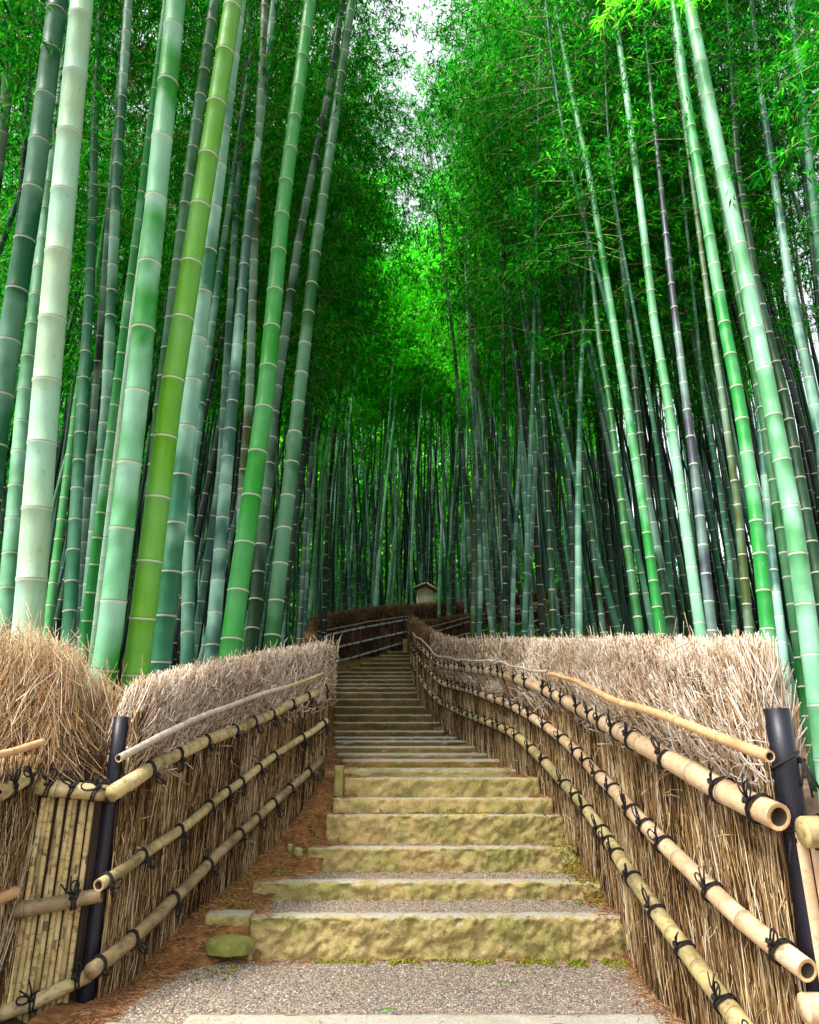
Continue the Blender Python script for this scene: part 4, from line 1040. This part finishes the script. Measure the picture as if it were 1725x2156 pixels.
# label, colour, bloom, distance, width px at first point, width px at last, points from the bottom up (photo pixels)
B = [
 ('teal topped bamboo that turns deep green lower down, leaning in from the left edge', 'teal', .35, 4.9, 44, 40, [(-30, 1130), (-5, 900), (22, 700), (70, 400), (122, 0)]),
 ('pale grey green bamboo between the teal topped stem and the chalky white one', 'pale', .7, 5.6, 34, 19, [(8, 1340), (50, 842), (115, 300), (148, 0)]),
 ('fattest chalky white bamboo, second large stem from the left edge', 'white', 1.0, 4.7, 60, 44, [(58, 1340), (96, 842), (126, 500), (173, 0)]),
 ('slim fresh green bamboo slanting just right of the chalky white stem', 'bright', .25, 6.2, 22, 9, [(97, 1350), (161, 842), (235, 380)]),
 ('speckled dusky green bamboo standing behind the loose brush', 'tealg', .25, 5.9, 31, 12, [(143, 1370), (174, 842), (190, 600), (200, 250), (212, 0)]),
 ('dark blue teal bamboo half hidden behind the speckled dusky one', 'black', .5, 7.4, 19, 16, [(165, 1385), (172, 1194), (188, 1000), (200, 842)]),
 ('teal bamboo with pale bloom, thin at its foot, passing behind the big patchy stem', 'teal', .6, 5.6, 24, 17, [(180, 1320), (205, 1060), (225, 842), (246, 375), (271, 0)]),
 ('light green bamboo left of the slender white stem', 'mint', .55, 5.3, 24, 19, [(172, 1410), (193, 1233), (243, 842), (290, 470)]),
 ('slender white stem squeezed in front of the big patchy bamboo on its left side', 'white', .9, 5.4, 21, 15, [(190, 1440), (206, 1300), (258, 842), (300, 520)]),
 ('big bamboo with patchy wiped off white bloom over vivid green', 'bright', .8, 4.45, 52, 38, [(212, 1440), (228, 1370), (288, 842), (331, 400), (371, 0)]),
 ('dark green bamboo standing behind the yellow green stem on its left', 'green', .2, 5.9, 27, 25, [(288, 1380), (339, 842), (397, 380), (452, 0)]),
 ('vivid yellow green bamboo, brightest stem of the grove', 'yellow', .12, 4.6, 54, 36, [(284, 1440), (296, 1342), (359, 842), (420, 450), (492, 0)]),
 ('smooth grey teal bamboo touching the right side of the yellow green stem', 'tealg', .75, 4.95, 42, 27, [(336, 1430), (344, 1350), (402, 842), (466, 310), (502, 20)]),
 ('dusky teal bamboo bending left behind the grey teal stem', 'teal', .45, 6.2, 31, 18, [(395, 1400), (398, 1040), (430, 800), (470, 520)]),
 ('thin grey blue bamboo right of the vivid yellow green stem high up', 'blue', .5, 8.2, 16, 12, [(415, 1330), (463, 1000), (478, 750), (497, 450), (528, 0)]),
 ('pale blue grey bamboo with brown node lines, left of the bright mid green stem', 'blue', .95, 5.9, 32, 13, [(444, 1400), (490, 842), (520, 500), (560, 150), (577, 0)]),
 ('brown olive bamboo rising between the blue grey stem and the bright mid green stem', 'olive', .5, 7.0, 19, 16, [(496, 1370), (510, 1037), (525, 842), (540, 400), (558, 0)]),
 ('bright mid green bamboo with swollen foot, leaning far to the right', 'bright', .15, 5.6, 46, 24, [(482, 1400), (503, 1233), (559, 842), (594, 450), (653, 0)]),
 ('dark green bamboo just left of the inner stem that edges the left grove', 'dark', .3, 6.6, 28, 12, [(526, 1390), (580, 842), (630, 500), (690, 200), (722, 0)]),
 ('innermost thick green bamboo of the left grove, leaning over the path', 'green', .25, 6.3, 35, 17, [(569, 1385), (629, 842), (668, 500), (741, 0)]),
 ('olive green bamboo cut by the top left corner of the photo', 'olive', .4, 6.0, 22, 20, [(-12, 420), (10, 250), (28, 0)]),
 ('green bamboo at the far left edge low down', 'dark', .2, 6.5, 20, 16, [(2, 1060), (12, 842), (30, 600)]),
 # right grove
 ('largest pale glaucous bamboo of the right grove, nearest the black post', 'pale', .75, 5.4, 41, 23, [(1722, 1480), (1700, 1310), (1667, 1076), (1622, 842), (1574, 600), (1510, 300), (1456, 30)]),
 ('mint green bamboo with bold white node rings beside the largest pale stem', 'mint', .35, 5.9, 31, 17, [(1622, 1370), (1617, 1329), (1591, 1076), (1556, 842), (1521, 660), (1481, 420), (1441, 185), (1421, 20)]),
 ('dark green ringed bamboo running alongside the largest pale stem', 'green', .15, 6.4, 23, 11, [(1680, 1350), (1638, 1076), (1602, 842), (1572, 700), (1526, 450), (1485, 250), (1440, 0)]),
 ('blue grey bamboo standing right of the mint ringed stem low down', 'blue', .8, 7.0, 21, 14, [(1645, 1340), (1619, 1115), (1600, 880), (1575, 650)]),
 ('slate violet bamboo with tan scuffs, darkest coloured thick stem on the right', 'violet', .35, 6.6, 25, 12, [(1500, 1345), (1473, 1076), (1444, 842), (1414, 600), (1386, 340), (1364, 120)]),
 ('pale glaucous bamboo standing immediately left of the slate violet stem', 'pale', .6, 6.6, 24, 11, [(1478, 1350), (1445, 1115), (1406, 842), (1377, 675), (1351, 450), (1315, 165), (1290, 0)]),
 ('light green bamboo yellowing at its foot, left of the pale glaucous stem', 'mint', .5, 7.2, 22, 9, [(1393, 1350), (1356, 1076), (1318, 842), (1282, 620), (1247, 400), (1202, 185), (1168, 0)]),
 ('deep green bamboo with fine white rings left of the yellow footed stem', 'green', .12, 7.2, 21, 12, [(1349, 1345), (1316, 1115), (1283, 842), (1262, 720), (1246, 570), (1232, 450)]),
 ('bamboo green above and grey brown at its foot, crossing behind the yellow footed stem', 'dark', .45, 7.5, 21, 12, [(1418, 1345), (1393, 1200), (1362, 1037), (1340, 842), (1326, 700), (1304, 500), (1282, 340)]),
 ('straight vertical pale sage bamboo in the middle of the right grove', 'tealg', .7, 8.2, 18, 9, [(1219, 1340), (1217, 1076), (1221, 842), (1230, 650), (1236, 500)]),
 ('olive green bamboo with brown node bands between the violet stem and the mint ringed stem', 'olive', .35, 6.9, 20, 14, [(1579, 1345), (1555, 1076), (1522, 842), (1500, 700), (1480, 550)]),
 ('thin teal bamboo kinked to the left, right of the violet stem', 'teal', .35, 8.6, 12, 9, [(1548, 1345), (1538, 1193), (1516, 1037), (1482, 842), (1462, 640)]),
 ('broad very dark green bamboo behind the largest pale stem', 'dark', .06, 6.6, 28, 10, [(1730, 1260), (1696, 1076), (1654, 842), (1630, 750), (1592, 600), (1552, 350), (1532, 0)]),
 ('blue grey bamboo second from the right edge', 'blue', .85, 6.6, 24, 10, [(1735, 960), (1712, 842), (1667, 625), (1639, 435), (1597, 165), (1582, 0)]),
 ('blue grey bamboo leaving the photo at its upper right edge', 'tealg', .8, 6.8, 18, 14, [(1740, 640), (1725, 520), (1712, 400), (1686, 175), (1665, 0)]),
 ('thin brown dead bamboo near the right edge', 'brown', .3, 8.5, 9, 6, [(1716, 900), (1692, 650), (1655, 350), (1632, 100)]),
 ('slim dark green bamboo with close white rings by the right edge', 'dark', .15, 7.8, 11, 8, [(1722, 640), (1702, 450), (1673, 190), (1660, 0)]),
 ('dark green bamboo standing in the right grove left of the sage stem', 'dark', .15, 8.6, 16, 9, [(1167, 1340), (1157, 1115), (1143, 842), (1130, 500), (1123, 250)]),
 ('dark green slim bamboo just left of the sage stem', 'dark', .2, 9.2, 13, 9, [(1208, 1340), (1203, 1115), (1190, 842), (1180, 600)]),
 ('dark ringed bamboo just right of the sage stem', 'dark', .15, 8.4, 15, 8, [(1272, 1342), (1253, 1193), (1231, 998), (1210, 780), (1200, 600)]),
 ('dusky teal bamboo leaning left among the stems above the curve of the right fence', 'teal', .35, 9.6, 14, 11, [(1104, 1343), (1110, 1150), (1121, 842), (1124, 700)]),
 ('dark bamboo bowing right from the middle, above the curve of the right fence', 'dark', .25, 9.6, 15, 9, [(1105, 1344), (1117, 1152), (1128, 976), (1117, 765), (1089, 590), (1068, 400)]),
 ('teal bamboo leaning left that crosses the bowed dark stem', 'teal', .3, 10.0, 14, 8, [(1120, 1345), (1106, 1047), (1092, 800), (1061, 590), (1045, 430)]),
 ('almost black upright bamboo right of the notice board', 'black', .1, 10.4, 13, 8, [(1064, 1345), (1062, 906), (1059, 590), (1062, 420)]),
 ('pale grey blue bamboo rising between two black stems right of the board', 'blue', .8, 10.8, 12, 8, [(1078, 1345), (1082, 1187), (1092, 994), (1096, 860)]),
 ('brownish dark bamboo leaning left with its foot behind the fence curve', 'dark', .4, 10.8, 12, 8, [(1038, 1345), (1026, 1257), (1017, 1082), (1005, 900)]),
 ('upright pale blue grey bamboo right of the notice board', 'blue', .8, 11.6, 12, 8, [(1009, 1348), (1012, 1257), (1004, 941), (990, 800), (982, 607)]),
 ('dark olive upright bamboo, first stem standing before the silvery rails', 'olive', .25, 11.8, 12, 7, [(996, 1348), (1003, 870), (1001, 590), (1001, 420)]),
 ('long dark bamboo curving left over the path right of the notice board', 'dark', .3, 12.4, 13, 9, [(999, 1345), (992, 1222), (982, 1047), (969, 888), (957, 730), (941, 607), (928, 500)]),
 ('blue grey bamboo leaning right among the centre stems', 'blue', .5, 16, 9, 8, [(1008, 1290), (1013, 1011), (1026, 836), (1041, 590)]),
 ('bright teal green ringed bamboo immediately right of the notice board', 'green', .35, 21.5, 11, 9, [(945, 1290), (952, 1082), (964, 923)]),
 ('blue grey bamboo standing behind the notice board roof', 'blue', .7, 21.5, 9, 7, [(924, 1290), (931, 1082), (936, 888)]),
 ('pale bamboo stem just left of the notice board', 'pale', .8, 20.5, 8, 6, [(867, 1290), (866, 1187), (874, 1011), (887, 853)]),
 ('pale blue bamboo leaning right, left of the notice board above the upper fence', 'pale', .8, 20, 11, 7, [(789, 1300), (797, 1187), (815, 1011), (829, 888), (843, 765)]),
 ('long pale bamboo arching right from the left end of the upper fence', 'pale', .7, 18.6, 10, 7, [(648, 1330), (676, 1029), (695, 906), (713, 779), (744, 660)]),
 ('blackish bamboo with dusky blue foot, at the inner edge of the left grove', 'black', .3, 11.5, 12, 8, [(629, 1375), (649, 1011), (669, 843), (700, 590)]),
 ('blue grey bamboo close to the left end of the upper fence', 'blue', .7, 14.0, 10, 7, [(640, 1360), (650, 1150), (665, 950), (680, 760)]),
]
def extend(pts, g):
    pts = [np.array(p) for p in pts]
    while True:
        d_ = pts[0]-pts[1]; d_[0] *= .8; d_[1] *= .5; k = (pts[0][2]-(GX(pts[0][0], pts[0][1])-.1))/max(.05, -d_[2])
        if k > 0: pts.insert(0, pts[0]+d_*k)
        break
    return pts
def make_leafset(branches, fans, per, L0, L1, W, rs, spread=1.0):
    """leaf quads on drooping sprays. branches: list of polylines"""
    P_ = []; D_ = []
    for br in branches:
        br = np.array(br); n = fans
        t = rs.beta(1.6, 1.0, n)*(len(br)-1); i = np.minimum(t.astype(int), len(br)-2); f = (t-i)[:, None]
        p = br[i]*(1-f)+br[i+1]*f; ax = br[i+1]-br[i]; ax /= np.linalg.norm(ax, axis=1)[:, None]
        off = rs.normal(0, .13*spread, (n, 3)); p = p+off
        for _ in range(per):
            d = ax*.5+rs.normal(0, .6, (n, 3))+np.array([0, 0, -.45]); d /= np.linalg.norm(d, axis=1)[:, None]
            P_.append(p+rs.normal(0, .02, (n, 3))); D_.append(d)
    Pp = np.concatenate(P_); D = np.concatenate(D_); n = len(Pp)
    L = rs.uniform(L0, L1, n)[:, None]; up = rs.normal(0, .5, (n, 3))+np.array([0, 0, 1.]); S_ = np.cross(D, up); S_ /= np.linalg.norm(S_, axis=1)[:, None]
    nn = np.cross(S_, D)
    w = W*rs.uniform(.7, 1.2, n)[:, None]
    V = np.stack([Pp, Pp+D*L*.38+S_*w-nn*0, Pp+D*L-np.array([0, 0, 1])*L*.12, Pp+D*L*.38-S_*w], 1)
    tone = np.clip(rs.normal(.45, .2, n), 0, 1)
    return V.reshape(-1, 3), tone
def spray_branch(p0, az, L, el, rs, droop=.5, n=6):
    pts = [np.array(p0, float)]; d = np.array([math.cos(az)*math.cos(el), math.sin(az)*math.cos(el), math.sin(el)])
    for i in range(n):
        d = d+np.array([0, 0, -droop/n])+rs.normal(0, .05, 3); d /= np.linalg.norm(d); pts.append(pts[-1]+d*L/n)
    return pts
def crown_mesh(name, H, lo, nb, fans, per, L0, L1, W, seed, width=1.5, leafm='leaf', axis=None):
    rs = np.random.RandomState(seed); brs = []
    axis = axis or (lambda z: np.array([0, 0, z]))
    for i in range(nb):
        t = (i+rs.rand())/nb; z = H*(lo+(1-lo)*t); Lb = width*(.45+.75*math.sin(PI*min(1, .12+.88*t*.95))**.7)*rs.uniform(.7, 1.25)
        if t < .12 and rs.rand() < .5: continue
        brs.append(spray_branch(axis(z), rs.uniform(0, 2*PI), Lb, rs.uniform(.35, 1.0), rs, rs.uniform(.8, 1.7)))
    V, tone = make_leafset(brs, fans, per, L0, L1, W, rs)
    mb = MB()
    for b in brs: mb.tube(b[::2]+[b[-1]], [.008, .006, .004, .002, .002][:len(b[::2])+1], 3, False, .5)
    nV = len(V); q = np.arange(nV).reshape(-1, 4)
    VV = np.concatenate([V, np.array(mb.v)]); Q2 = np.array(mb.f)+nV
    return mesh(name, VV, [q, Q2], [M[leafm], M['branch']], False, {'tone': np.concatenate([tone, np.full(len(Q2), .5)])}, midx=np.concatenate([np.zeros(len(q)), np.ones(len(Q2))]))

# fill templates -----------------------------------------------------------
TEMPL = []
def make_template(i):
    rs = random.Random(100+i); H = 14.0; bx_, by_ = rs.uniform(-.5, .5), rs.uniform(-.5, .5); k = rs.uniform(0, 6)
    ax = lambda z: np.array([bx_*(z/H)**2*1.4+.08*math.sin(z*.7+k), by_*(z/H)**2*1.4+.08*math.cos(z*.6+k), z])
    pts = [ax(z) for z in np.linspace(0, H, 40)]
    me, _, _ = culm_mesh('culm', pts, .048, .008, .24, .36, 9, M['culm'], rs.uniform(0, .2), 1.06, .012)
    cr = crown_mesh('crown', H, (.46, .40, .52, .36, .48, .42)[i], 60, 36, 5, .07, .14, .0115, 40+i, 1.55, axis=ax)
    cr2 = crown_mesh('crown', H, (.60, .55, .66, .52, .62, .57)[i], 46, 34, 5, .08, .16, .0135, 60+i, 1.7, leafm='leaf_lit', axis=ax); return me, cr, cr2
TEMPL = [make_template(i) for i in range(6)]
high = crown_mesh('crown', 5.0, .0, 40, 30, 5, .06, .12, .009, 77, 1.3)

placed = []
for bi, (label, colr, bloom, Y, w0, w1, pxs) in enumerate(B):
    t0 = Y/ray(*pxs[0])[1]; r0 = w0*t0/F/2; D3 = []
    rt = r0*.86; tt = rt*2*F/w1; Yt = tt*ray(*pxs[-1])[1]; Yt = min(max(Yt, Y*.90), Y*1.12)
    tt = Yt/ray(*pxs[-1])[1]; rt = min(r0*1.02, w1*tt/F/2)
    ys = [p[1] for p in pxs]
    for (x, y) in pxs:
        f = (ys[0]-y)/(ys[0]-ys[-1]); D3.append(P(x, y, Y+(Yt-Y)*f))
    pts = extend(D3, None)
    ztop_seen = pts[-1][2]; d_ = (pts[-1]-pts[-2]); d_ /= np.linalg.norm(d_)
    Hx = max(2.0, min(13.5, ztop_seen+3.0)-ztop_seen) if pxs[-1][1] <= 60 else max(3.0, 12.5-ztop_seen)
    last = pts[-1]
    for i in range(1, 7): 
        q = d_*Hx*i/6; q[2] = abs(q[2]); pts.append(last+q+np.array([0, 0, .0]))
    Tn = sum(np.linalg.norm(np.array(pts[i+1])-np.array(pts[i])) for i in range(len(pts)-1))
    Ts = Tn-Hx; rtop = r0+(rt-r0)*(Tn/Ts)**1 if Ts > 0 else rt
    rtop = max(.35*rt, min(rtop, rt)) if pxs[-1][1] <= 60 else rt*.35
    inter = 2*r0*((2.2 if pxs[0][0] < 800 else 2.5) if w0 > 18 else 2.7)*(1.2 if label.startswith('big bamboo') else 1)
    me, L, pp = culm_mesh('culm', pts, r0*1.03, rtop, inter*.92, inter*1.35, 20 if w0 > 18 else 12, M['culm'], .03+.13*((bi*37 % 10)/10), 1.055, .013)
    base = pts[0]
    root = empty('bamboo', (float(base[0]), float(base[1]), float(base[2])), label, 'bamboo', 'bamboo stems of the grove')
    co = link('culm', me, root); co.color = (*C[colr], bloom)
    placed.append((base[0], base[1]))
    if Y > 5.5:
        cr = bpy.data.objects.new('crown', high); COL.objects.link(cr); cr.parent = root; cr.matrix_parent_inverse = Matrix.Translation(root.location).inverted()
        cr.location = tuple(last + (np.array(pts[-1])-last)*(.15 if pxs[-1][1] <= 60 else .25)); cr.rotation_euler = (0, 0, bi*1.3); s_ = random.uniform(.8, 1.1); cr.scale = (s_, s_, s_)

# fill bamboos -------------------------------------------------------------
FILLC = [('dark', .08, 'dark green'), ('black', .05, 'blackish green'), ('blue', .45, 'blue grey'), ('tealg', .3, 'grey green'), ('teal', .15, 'teal green'), ('olive', .2, 'olive green'), ('pale', .5, 'pale')]
rf = random.Random(3); spots = []
def try_spot(x, y, mind):
    for (a, b) in placed:
        if abs(a-x) < mind and abs(b-y) < mind and math.hypot(a-x, b-y) < mind: return
    for (a, b, _) in spots:
        if math.hypot(a-x, b-y) < mind: return
    spots.append((x, y, 0))
def left_edge(y): return lr_at(min(max(y, 3), 18.7))[0]
def right_edge(y): return lr_at(min(max(y, 3), 18.7))[1]
tries = 0
while len([s for s in spots if s[0] < 0 and s[1] < 20]) < 68 and tries < 5000:
    tries += 1; y = rf.uniform(6.2, 20); x = left_edge(y)-.5-rf.random()**1.3*(2+y*.55); try_spot(x, y, .42)
nl = len(spots); tries = 0
for q_ in ((-1.9, 14.6), (-2.5, 10.8), (2.3, 13.2), (2.0, 15.2), (2.6, 11.0), (1.9, 17.4)): try_spot(q_[0], q_[1], .2)
while len(spots)-nl < 72 and tries < 5000:
    tries += 1; y = rf.uniform(7.5, 20); x = right_edge(y)+1.2+rf.random()**1.2*(1.5+y*.42)
    if x/y < .12: continue
    try_spot(x, y, .5)
nr = len(spots); tries = 0
while len(spots)-nr < 45 and tries < 5000:
    tries += 1; y = rf.uniform(19.8, 27); x = rf.uniform(-.20, .20)*y
    if -.3 < x < 1.3 and y < 21.5: continue
    try_spot(x, y, .45)
nr = len(spots); tries = 0
while len(spots)-nr < 52 and tries < 5000:
    tries += 1; y = rf.uniform(20.4, 28); x = rf.uniform(-.45, .34)*y
    if abs(x/y-.035) < .03 and y < 24: continue
    try_spot(x, y, .5)
for (x, y) in [(-2.35, 9.2), (-2.7, 7.9), (2.9, 9.1), (3.1, 7.9), (-3.6, 2.4), (-4.4, 4.2), (-5.2, 1.0), (-3.9, .2), (-5.6, 5.6), (-6.4, 3.4), (-3.5, -1.6), (-6.9, 6.6), (4.3, 2.6), (5.2, 4.4), (4.2, .4), (6.3, 6.1)]: spots.append((x, y, 0))  # later entries are unseen bamboos added beside the camera to shade the grove
for i, (x, y, _) in enumerate(spots):
    zone = 'in the left grove behind the path fence' if (x < 0 and y < 20) else ('in the right grove behind the path fence' if y < 20 else 'in the far grove beyond the upper fence')
    bias = rf.random()
    if y < 20 and x < 0: ch = rf.choices(FILLC, (3, 3, 4, 3, 4, 1, 1))[0]
    elif y < 20: ch = rf.choices(FILLC, (5, 5, 2, 2, 3, 1, .5))[0]
    else: ch = rf.choices(FILLC, (2, 3, 4, 3, 2, 1, 3))[0]
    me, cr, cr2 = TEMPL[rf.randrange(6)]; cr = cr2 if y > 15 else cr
    z = GX(x, y)-.1; s_ = rf.uniform(.88, 1.12)
    if y > 19.5: s_ *= 1.16
    root = empty('bamboo', (x, y, z), 'slender %s bamboo %s' % (ch[2], zone), 'bamboo', '%s bamboos %s' % (ch[2], zone))
    root.scale = (s_*rf.uniform(.85, 1.15),)*2+(s_,)
    lean = .06 if abs(x) > 1.8 and y < 18 else .015
    root.rotation_euler = (rf.gauss(0, .02), 0, 0); rx_, ry_, rz_ = rf.gauss(0, .02), (-1 if x > 0 else 1)*lean+rf.gauss(0, .03), rf.uniform(0, 2*PI)
    root.rotation_euler = (Matrix.Rotation(rx_, 3, 'X') @ Matrix.Rotation(ry_, 3, 'Y') @ Matrix.Rotation(rz_, 3, 'Z')).to_euler()
    # keep lean in world x whatever the spin
    root.rotation_mode = 'XYZ'
    for nm, data in (('culm', me), ('crown', cr)):
        o = bpy.data.objects.new(nm, data); COL.objects.link(o); o.parent = root; o.color = (*C[ch[0]], ch[1])
print('bamboos', len(B)+len(spots))

mb = MB(); rs_ = random.Random(9)
for i in range(760):
    y = rs_.uniform(28.5, 36); x = rs_.uniform(-.62, .50)*y
    if i > 420: y = rs_.uniform(11, 28); x = rs_.choice((-1, 1))*(3.2+y*.06+rs_.random()*y*.42)
    kf = .75 if y < 24 else 1; z = GX(x, y)-.2; lx = rs_.gauss(0, .05); ly = rs_.gauss(0, .03); H = rs_.uniform(12, 16)
    mb.tube([(x+lx*h*(1+.3*h/H), y+ly*h, z+h) for h in np.linspace(0, H, 6)], [q_*kf for q_ in (.055, .052, .048, .04, .03, .012)], 7, False, min(1, max(0, rs_.gauss(.4 if i <= 420 else .18, .25))))
o = mb.build('far_bamboo_stems', tone_mat('far_stem', [(0, (.003, .012, .008)), (.35, (.015, .06, .035)), (.7, (.06, .13, .11)), (1, (.16, .26, .20))], .6, .3, (8, 8, 3)), None, True); tag(o, kind='stuff')
# far wood seen as one mass, and bright bushes on the open hillside at the right
def leaf_mass(name, n, fn, L0, L1, W, m, seed, kind='stuff', clump=26, cl=.55):
    rs = np.random.RandomState(seed); nc = n//clump; cen = np.array([fn(rs) for _ in range(nc)])
    p = np.repeat(cen, clump, 0)+rs.normal(0, cl, (nc*clump, 3))*np.array([1, .8, .6]); n = len(p)
    D = rs.normal(0, .7, (n, 3))+np.array([0, 0, -.5]); D /= np.linalg.norm(D, axis=1)[:, None]
    up = rs.normal(0, .6, (n, 3))+np.array([0, 0, 1.]); S_ = np.cross(D, up); S_ /= np.linalg.norm(S_, axis=1)[:, None]
    L = rs.uniform(L0, L1, n)[:, None]; w = W*rs.uniform(.7, 1.3, n)[:, None]
    V = np.stack([p, p+D*L*.4+S_*w, p+D*L, p+D*L*.4-S_*w], 1).reshape(-1, 3)
    tone = np.clip(np.repeat(rs.normal(.45, .22, nc), clump)+rs.normal(0, .12, n), 0, 1)
    o = link(name, mesh(name, V, [np.arange(len(V)).reshape(-1, 4)], m, False, {'tone': tone})); tag(o, kind=kind); return o
def far_fn(rs):
    y = rs.uniform(35, 48); x = rs.uniform(-.70, .30)*y; h = rs.uniform(-.5, 17+2*math.sin(x*.5)); return (x, y, G(y)+h)
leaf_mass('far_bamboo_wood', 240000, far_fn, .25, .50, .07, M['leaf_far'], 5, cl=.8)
def bush_fn(rs):
    y = rs.uniform(30, 42); x = rs.uniform(.26, .72)*y; h = abs(rs.normal(0, 3.4 if rs.rand() < .5 else 1.4)); return (x, y, GX(x, y)+h)
leaf_mass('hillside_bushes', 110000, bush_fn, .12, .3, .05, M['leaf_bush'], 6, cl=.5)
def left_fn2(rs):
    x = rs.uniform(-24, -12); y = rs.uniform(4, 36); return (x, y, G(y)+rs.uniform(0, 15))
leaf_mass('side_bamboo_wood', 70000, left_fn2, .22, .42, .05, M['leaf'], 8)
def under_fn(rs):
    y = rs.uniform(16, 27); x = rs.uniform(.10, .5)*y; return (x, y, GX(x, y)+abs(rs.normal(0, .35)))
leaf_mass('undergrowth', 16000, under_fn, .06, .16, .025, M['leaf_bush'], 9, cl=.25)

# ------------------------------------------------------------------ notice board
nb = empty('notice_board', (.53, 22.4, G(22.4)), 'gabled wooden notice board standing behind the thatch at the top of the steps', 'notice board')
def at(x, y, Y=22.4): return Vector(P(x, y, Y))
bl_, br_ = at(877, 1281), at(917, 1281); tl_, tr_ = at(878, 1243), at(917, 1247); pk = at(897, 1236)
def prism(name, poly, th, m, parent):
    n = len(poly); V = [tuple(p) for p in poly]+[(p[0], p[1]+th, p[2]) for p in poly]
    Fc = [tuple(range(n)), tuple(range(2*n-1, n-1, -1))]+[(i, i+n, (i+1) % n+n, (i+1) % n) for i in range(n)]
    return link(name, mesh(name, V, Fc, m), parent)
prism('board', [bl_, br_, tr_, pk, tl_], .06, M['board'], nb)
e1 = at(871, 1241); e2 = at(925, 1249); ap = at(898, 1231); th = .045
for nm, a_, b_ in (('roof', e1, ap), ('roof', ap, e2)):
    v = (b_-a_).normalized(); nrm_ = Vector((-v.z, 0, v.x)); 
    V = []
    for yy in (-.16, .24):
        for s_, q in ((0, a_), (0, b_), (1, b_), (1, a_)):
            V.append((q.x+nrm_.x*th*s_, q.y+yy, q.z+nrm_.z*th*s_))
    ro = link(nm, mesh(nm, V, [(0, 1, 2, 3), (7, 6, 5, 4), (0, 4, 5, 1), (1, 5, 6, 2), (2, 6, 7, 3), (3, 7, 4, 0)], M['wood_roof']), nb)
    V2 = [(p[0], -.175+22.4 if p[1] < 22.4 else 22.4-.158, p[2]+.012) for p in V]
    link('barge_board', mesh('barge_board', V2, [(0, 1, 2, 3), (7, 6, 5, 4), (0, 4, 5, 1), (1, 5, 6, 2), (2, 6, 7, 3), (3, 7, 4, 0)], M['wood']), ro)
for x in (880, 914):
    q = at(x, 1260); mb = MB(); mb.box((q.x, 22.54, (G(22.4)+q.z)/2-.05), (.06, .06, q.z-G(22.4)+.3)); mb.build('leg', M['wood'], nb)
mb = MB(); rt_ = random.Random(4)
for (cx, y0, y1, s_) in ((913.2, 1246, 1263, 1.0), (881, 1249, 1262, .6)):
    y = y0
    while y < y1:
        q = at(cx, y); 
        for _ in range(3): mb.box((q.x+rt_.uniform(-.008, .008), 22.396, q.z+rt_.uniform(-.008, .008)), (rt_.uniform(.012, .03)*s_, .004, .006))
        mb.box((q.x, 22.395, q.z), (.006, .004, .03*s_)); y += 2.6
for row in range(5):
    for col in range(9):
        q = at(886+col*3.1, 1266+row*2.4)
        if rt_.random() < .75: mb.box((q.x, 22.396, q.z), (rt_.uniform(.012, .03), .004, .004))
mb.build('lettering', M['ink'], nb)

# close spray of bright leaves hanging in at the top right
rs = np.random.RandomState(12); brs = []
for i in range(26):
    px_ = rs.uniform(1300, 1580); py_ = rs.uniform(-90, 15)
    p0 = P(px_, py_, rs.uniform(4.6, 5.4)); brs.append(spray_branch(p0, rs.uniform(2.2, 4.0), rs.uniform(.3, .6), rs.uniform(-.3, .4), rs, .8))
Vl, tone = make_leafset(brs, 14, 4, .07, .14, .008, rs, .35)
mb = MB()
for b in brs: mb.tube(b[::2]+[b[-1]], [.003, .0025, .002, .0015, .001][:len(b[::2])+1], 3, False)
nV = len(Vl)
spr = mesh('leafy_spray', np.concatenate([Vl, np.array(mb.v)]), [np.arange(nV).reshape(-1, 4), np.array(mb.f)+nV], [M['leaf_lit'], M['branch']], False, {'tone': np.concatenate([np.clip(tone+.25, 0, 1), np.full(len(mb.f), .5)])}, midx=[0]*(nV//4)+[1]*len(mb.f))
host = [o for o in COL.objects if o.get('label', '').startswith('mint green bamboo with bold')][0]
link('leafy_spray', spr, host)

# ------------------------------------------------------------------ light
w = bpy.data.worlds.new('World'); S.world = w; w.use_nodes = True; nt = w.node_tree; nt.nodes.clear()
sky = nt.nodes.new('ShaderNodeTexSky'); sky.sky_type = 'NISHITA'; sky.sun_disc = False
SUN_EL, SUN_AZ = math.radians(58), math.radians(232)       # azimuth measured clockwise from +Y
sky.sun_elevation = SUN_EL; sky.sun_rotation = SUN_AZ; sky.air_density = 1.0; sky.dust_density = 4.0; sky.ozone_density = .6
bg = nt.nodes.new('ShaderNodeBackground'); bg.inputs[1].default_value = .125
hs = nt.nodes.new('ShaderNodeHueSaturation'); hs.inputs['Saturation'].default_value = .22
ow = nt.nodes.new('ShaderNodeOutputWorld'); nt.links.new(sky.outputs[0], hs.inputs['Color']); nt.links.new(hs.outputs[0], bg.inputs[0]); nt.links.new(bg.outputs[0], ow.inputs[0])
sun = bpy.data.lights.new('sun', 'SUN'); sun.energy = 3.2; sun.angle = math.radians(12); sun.color = (1, .95, .86)
so = bpy.data.objects.new('sun', sun); COL.objects.link(so)
dv = Vector((math.sin(SUN_AZ)*math.cos(SUN_EL), math.cos(SUN_AZ)*math.cos(SUN_EL), math.sin(SUN_EL)))
so.rotation_euler = dv.to_track_quat('Z', 'Y').to_euler()
S.view_settings.view_transform = 'Standard'; S.view_settings.look = 'None'; S.view_settings.exposure = 2.0; S.view_settings.gamma = 1
S.cycles.max_bounces = 6; S.cycles.diffuse_bounces = 4; S.cycles.transmission_bounces = 4; S.cycles.transparent_max_bounces = 4; S.cycles.glossy_bounces = 2
S.cycles.use_adaptive_sampling = True; S.cycles.use_denoising = True
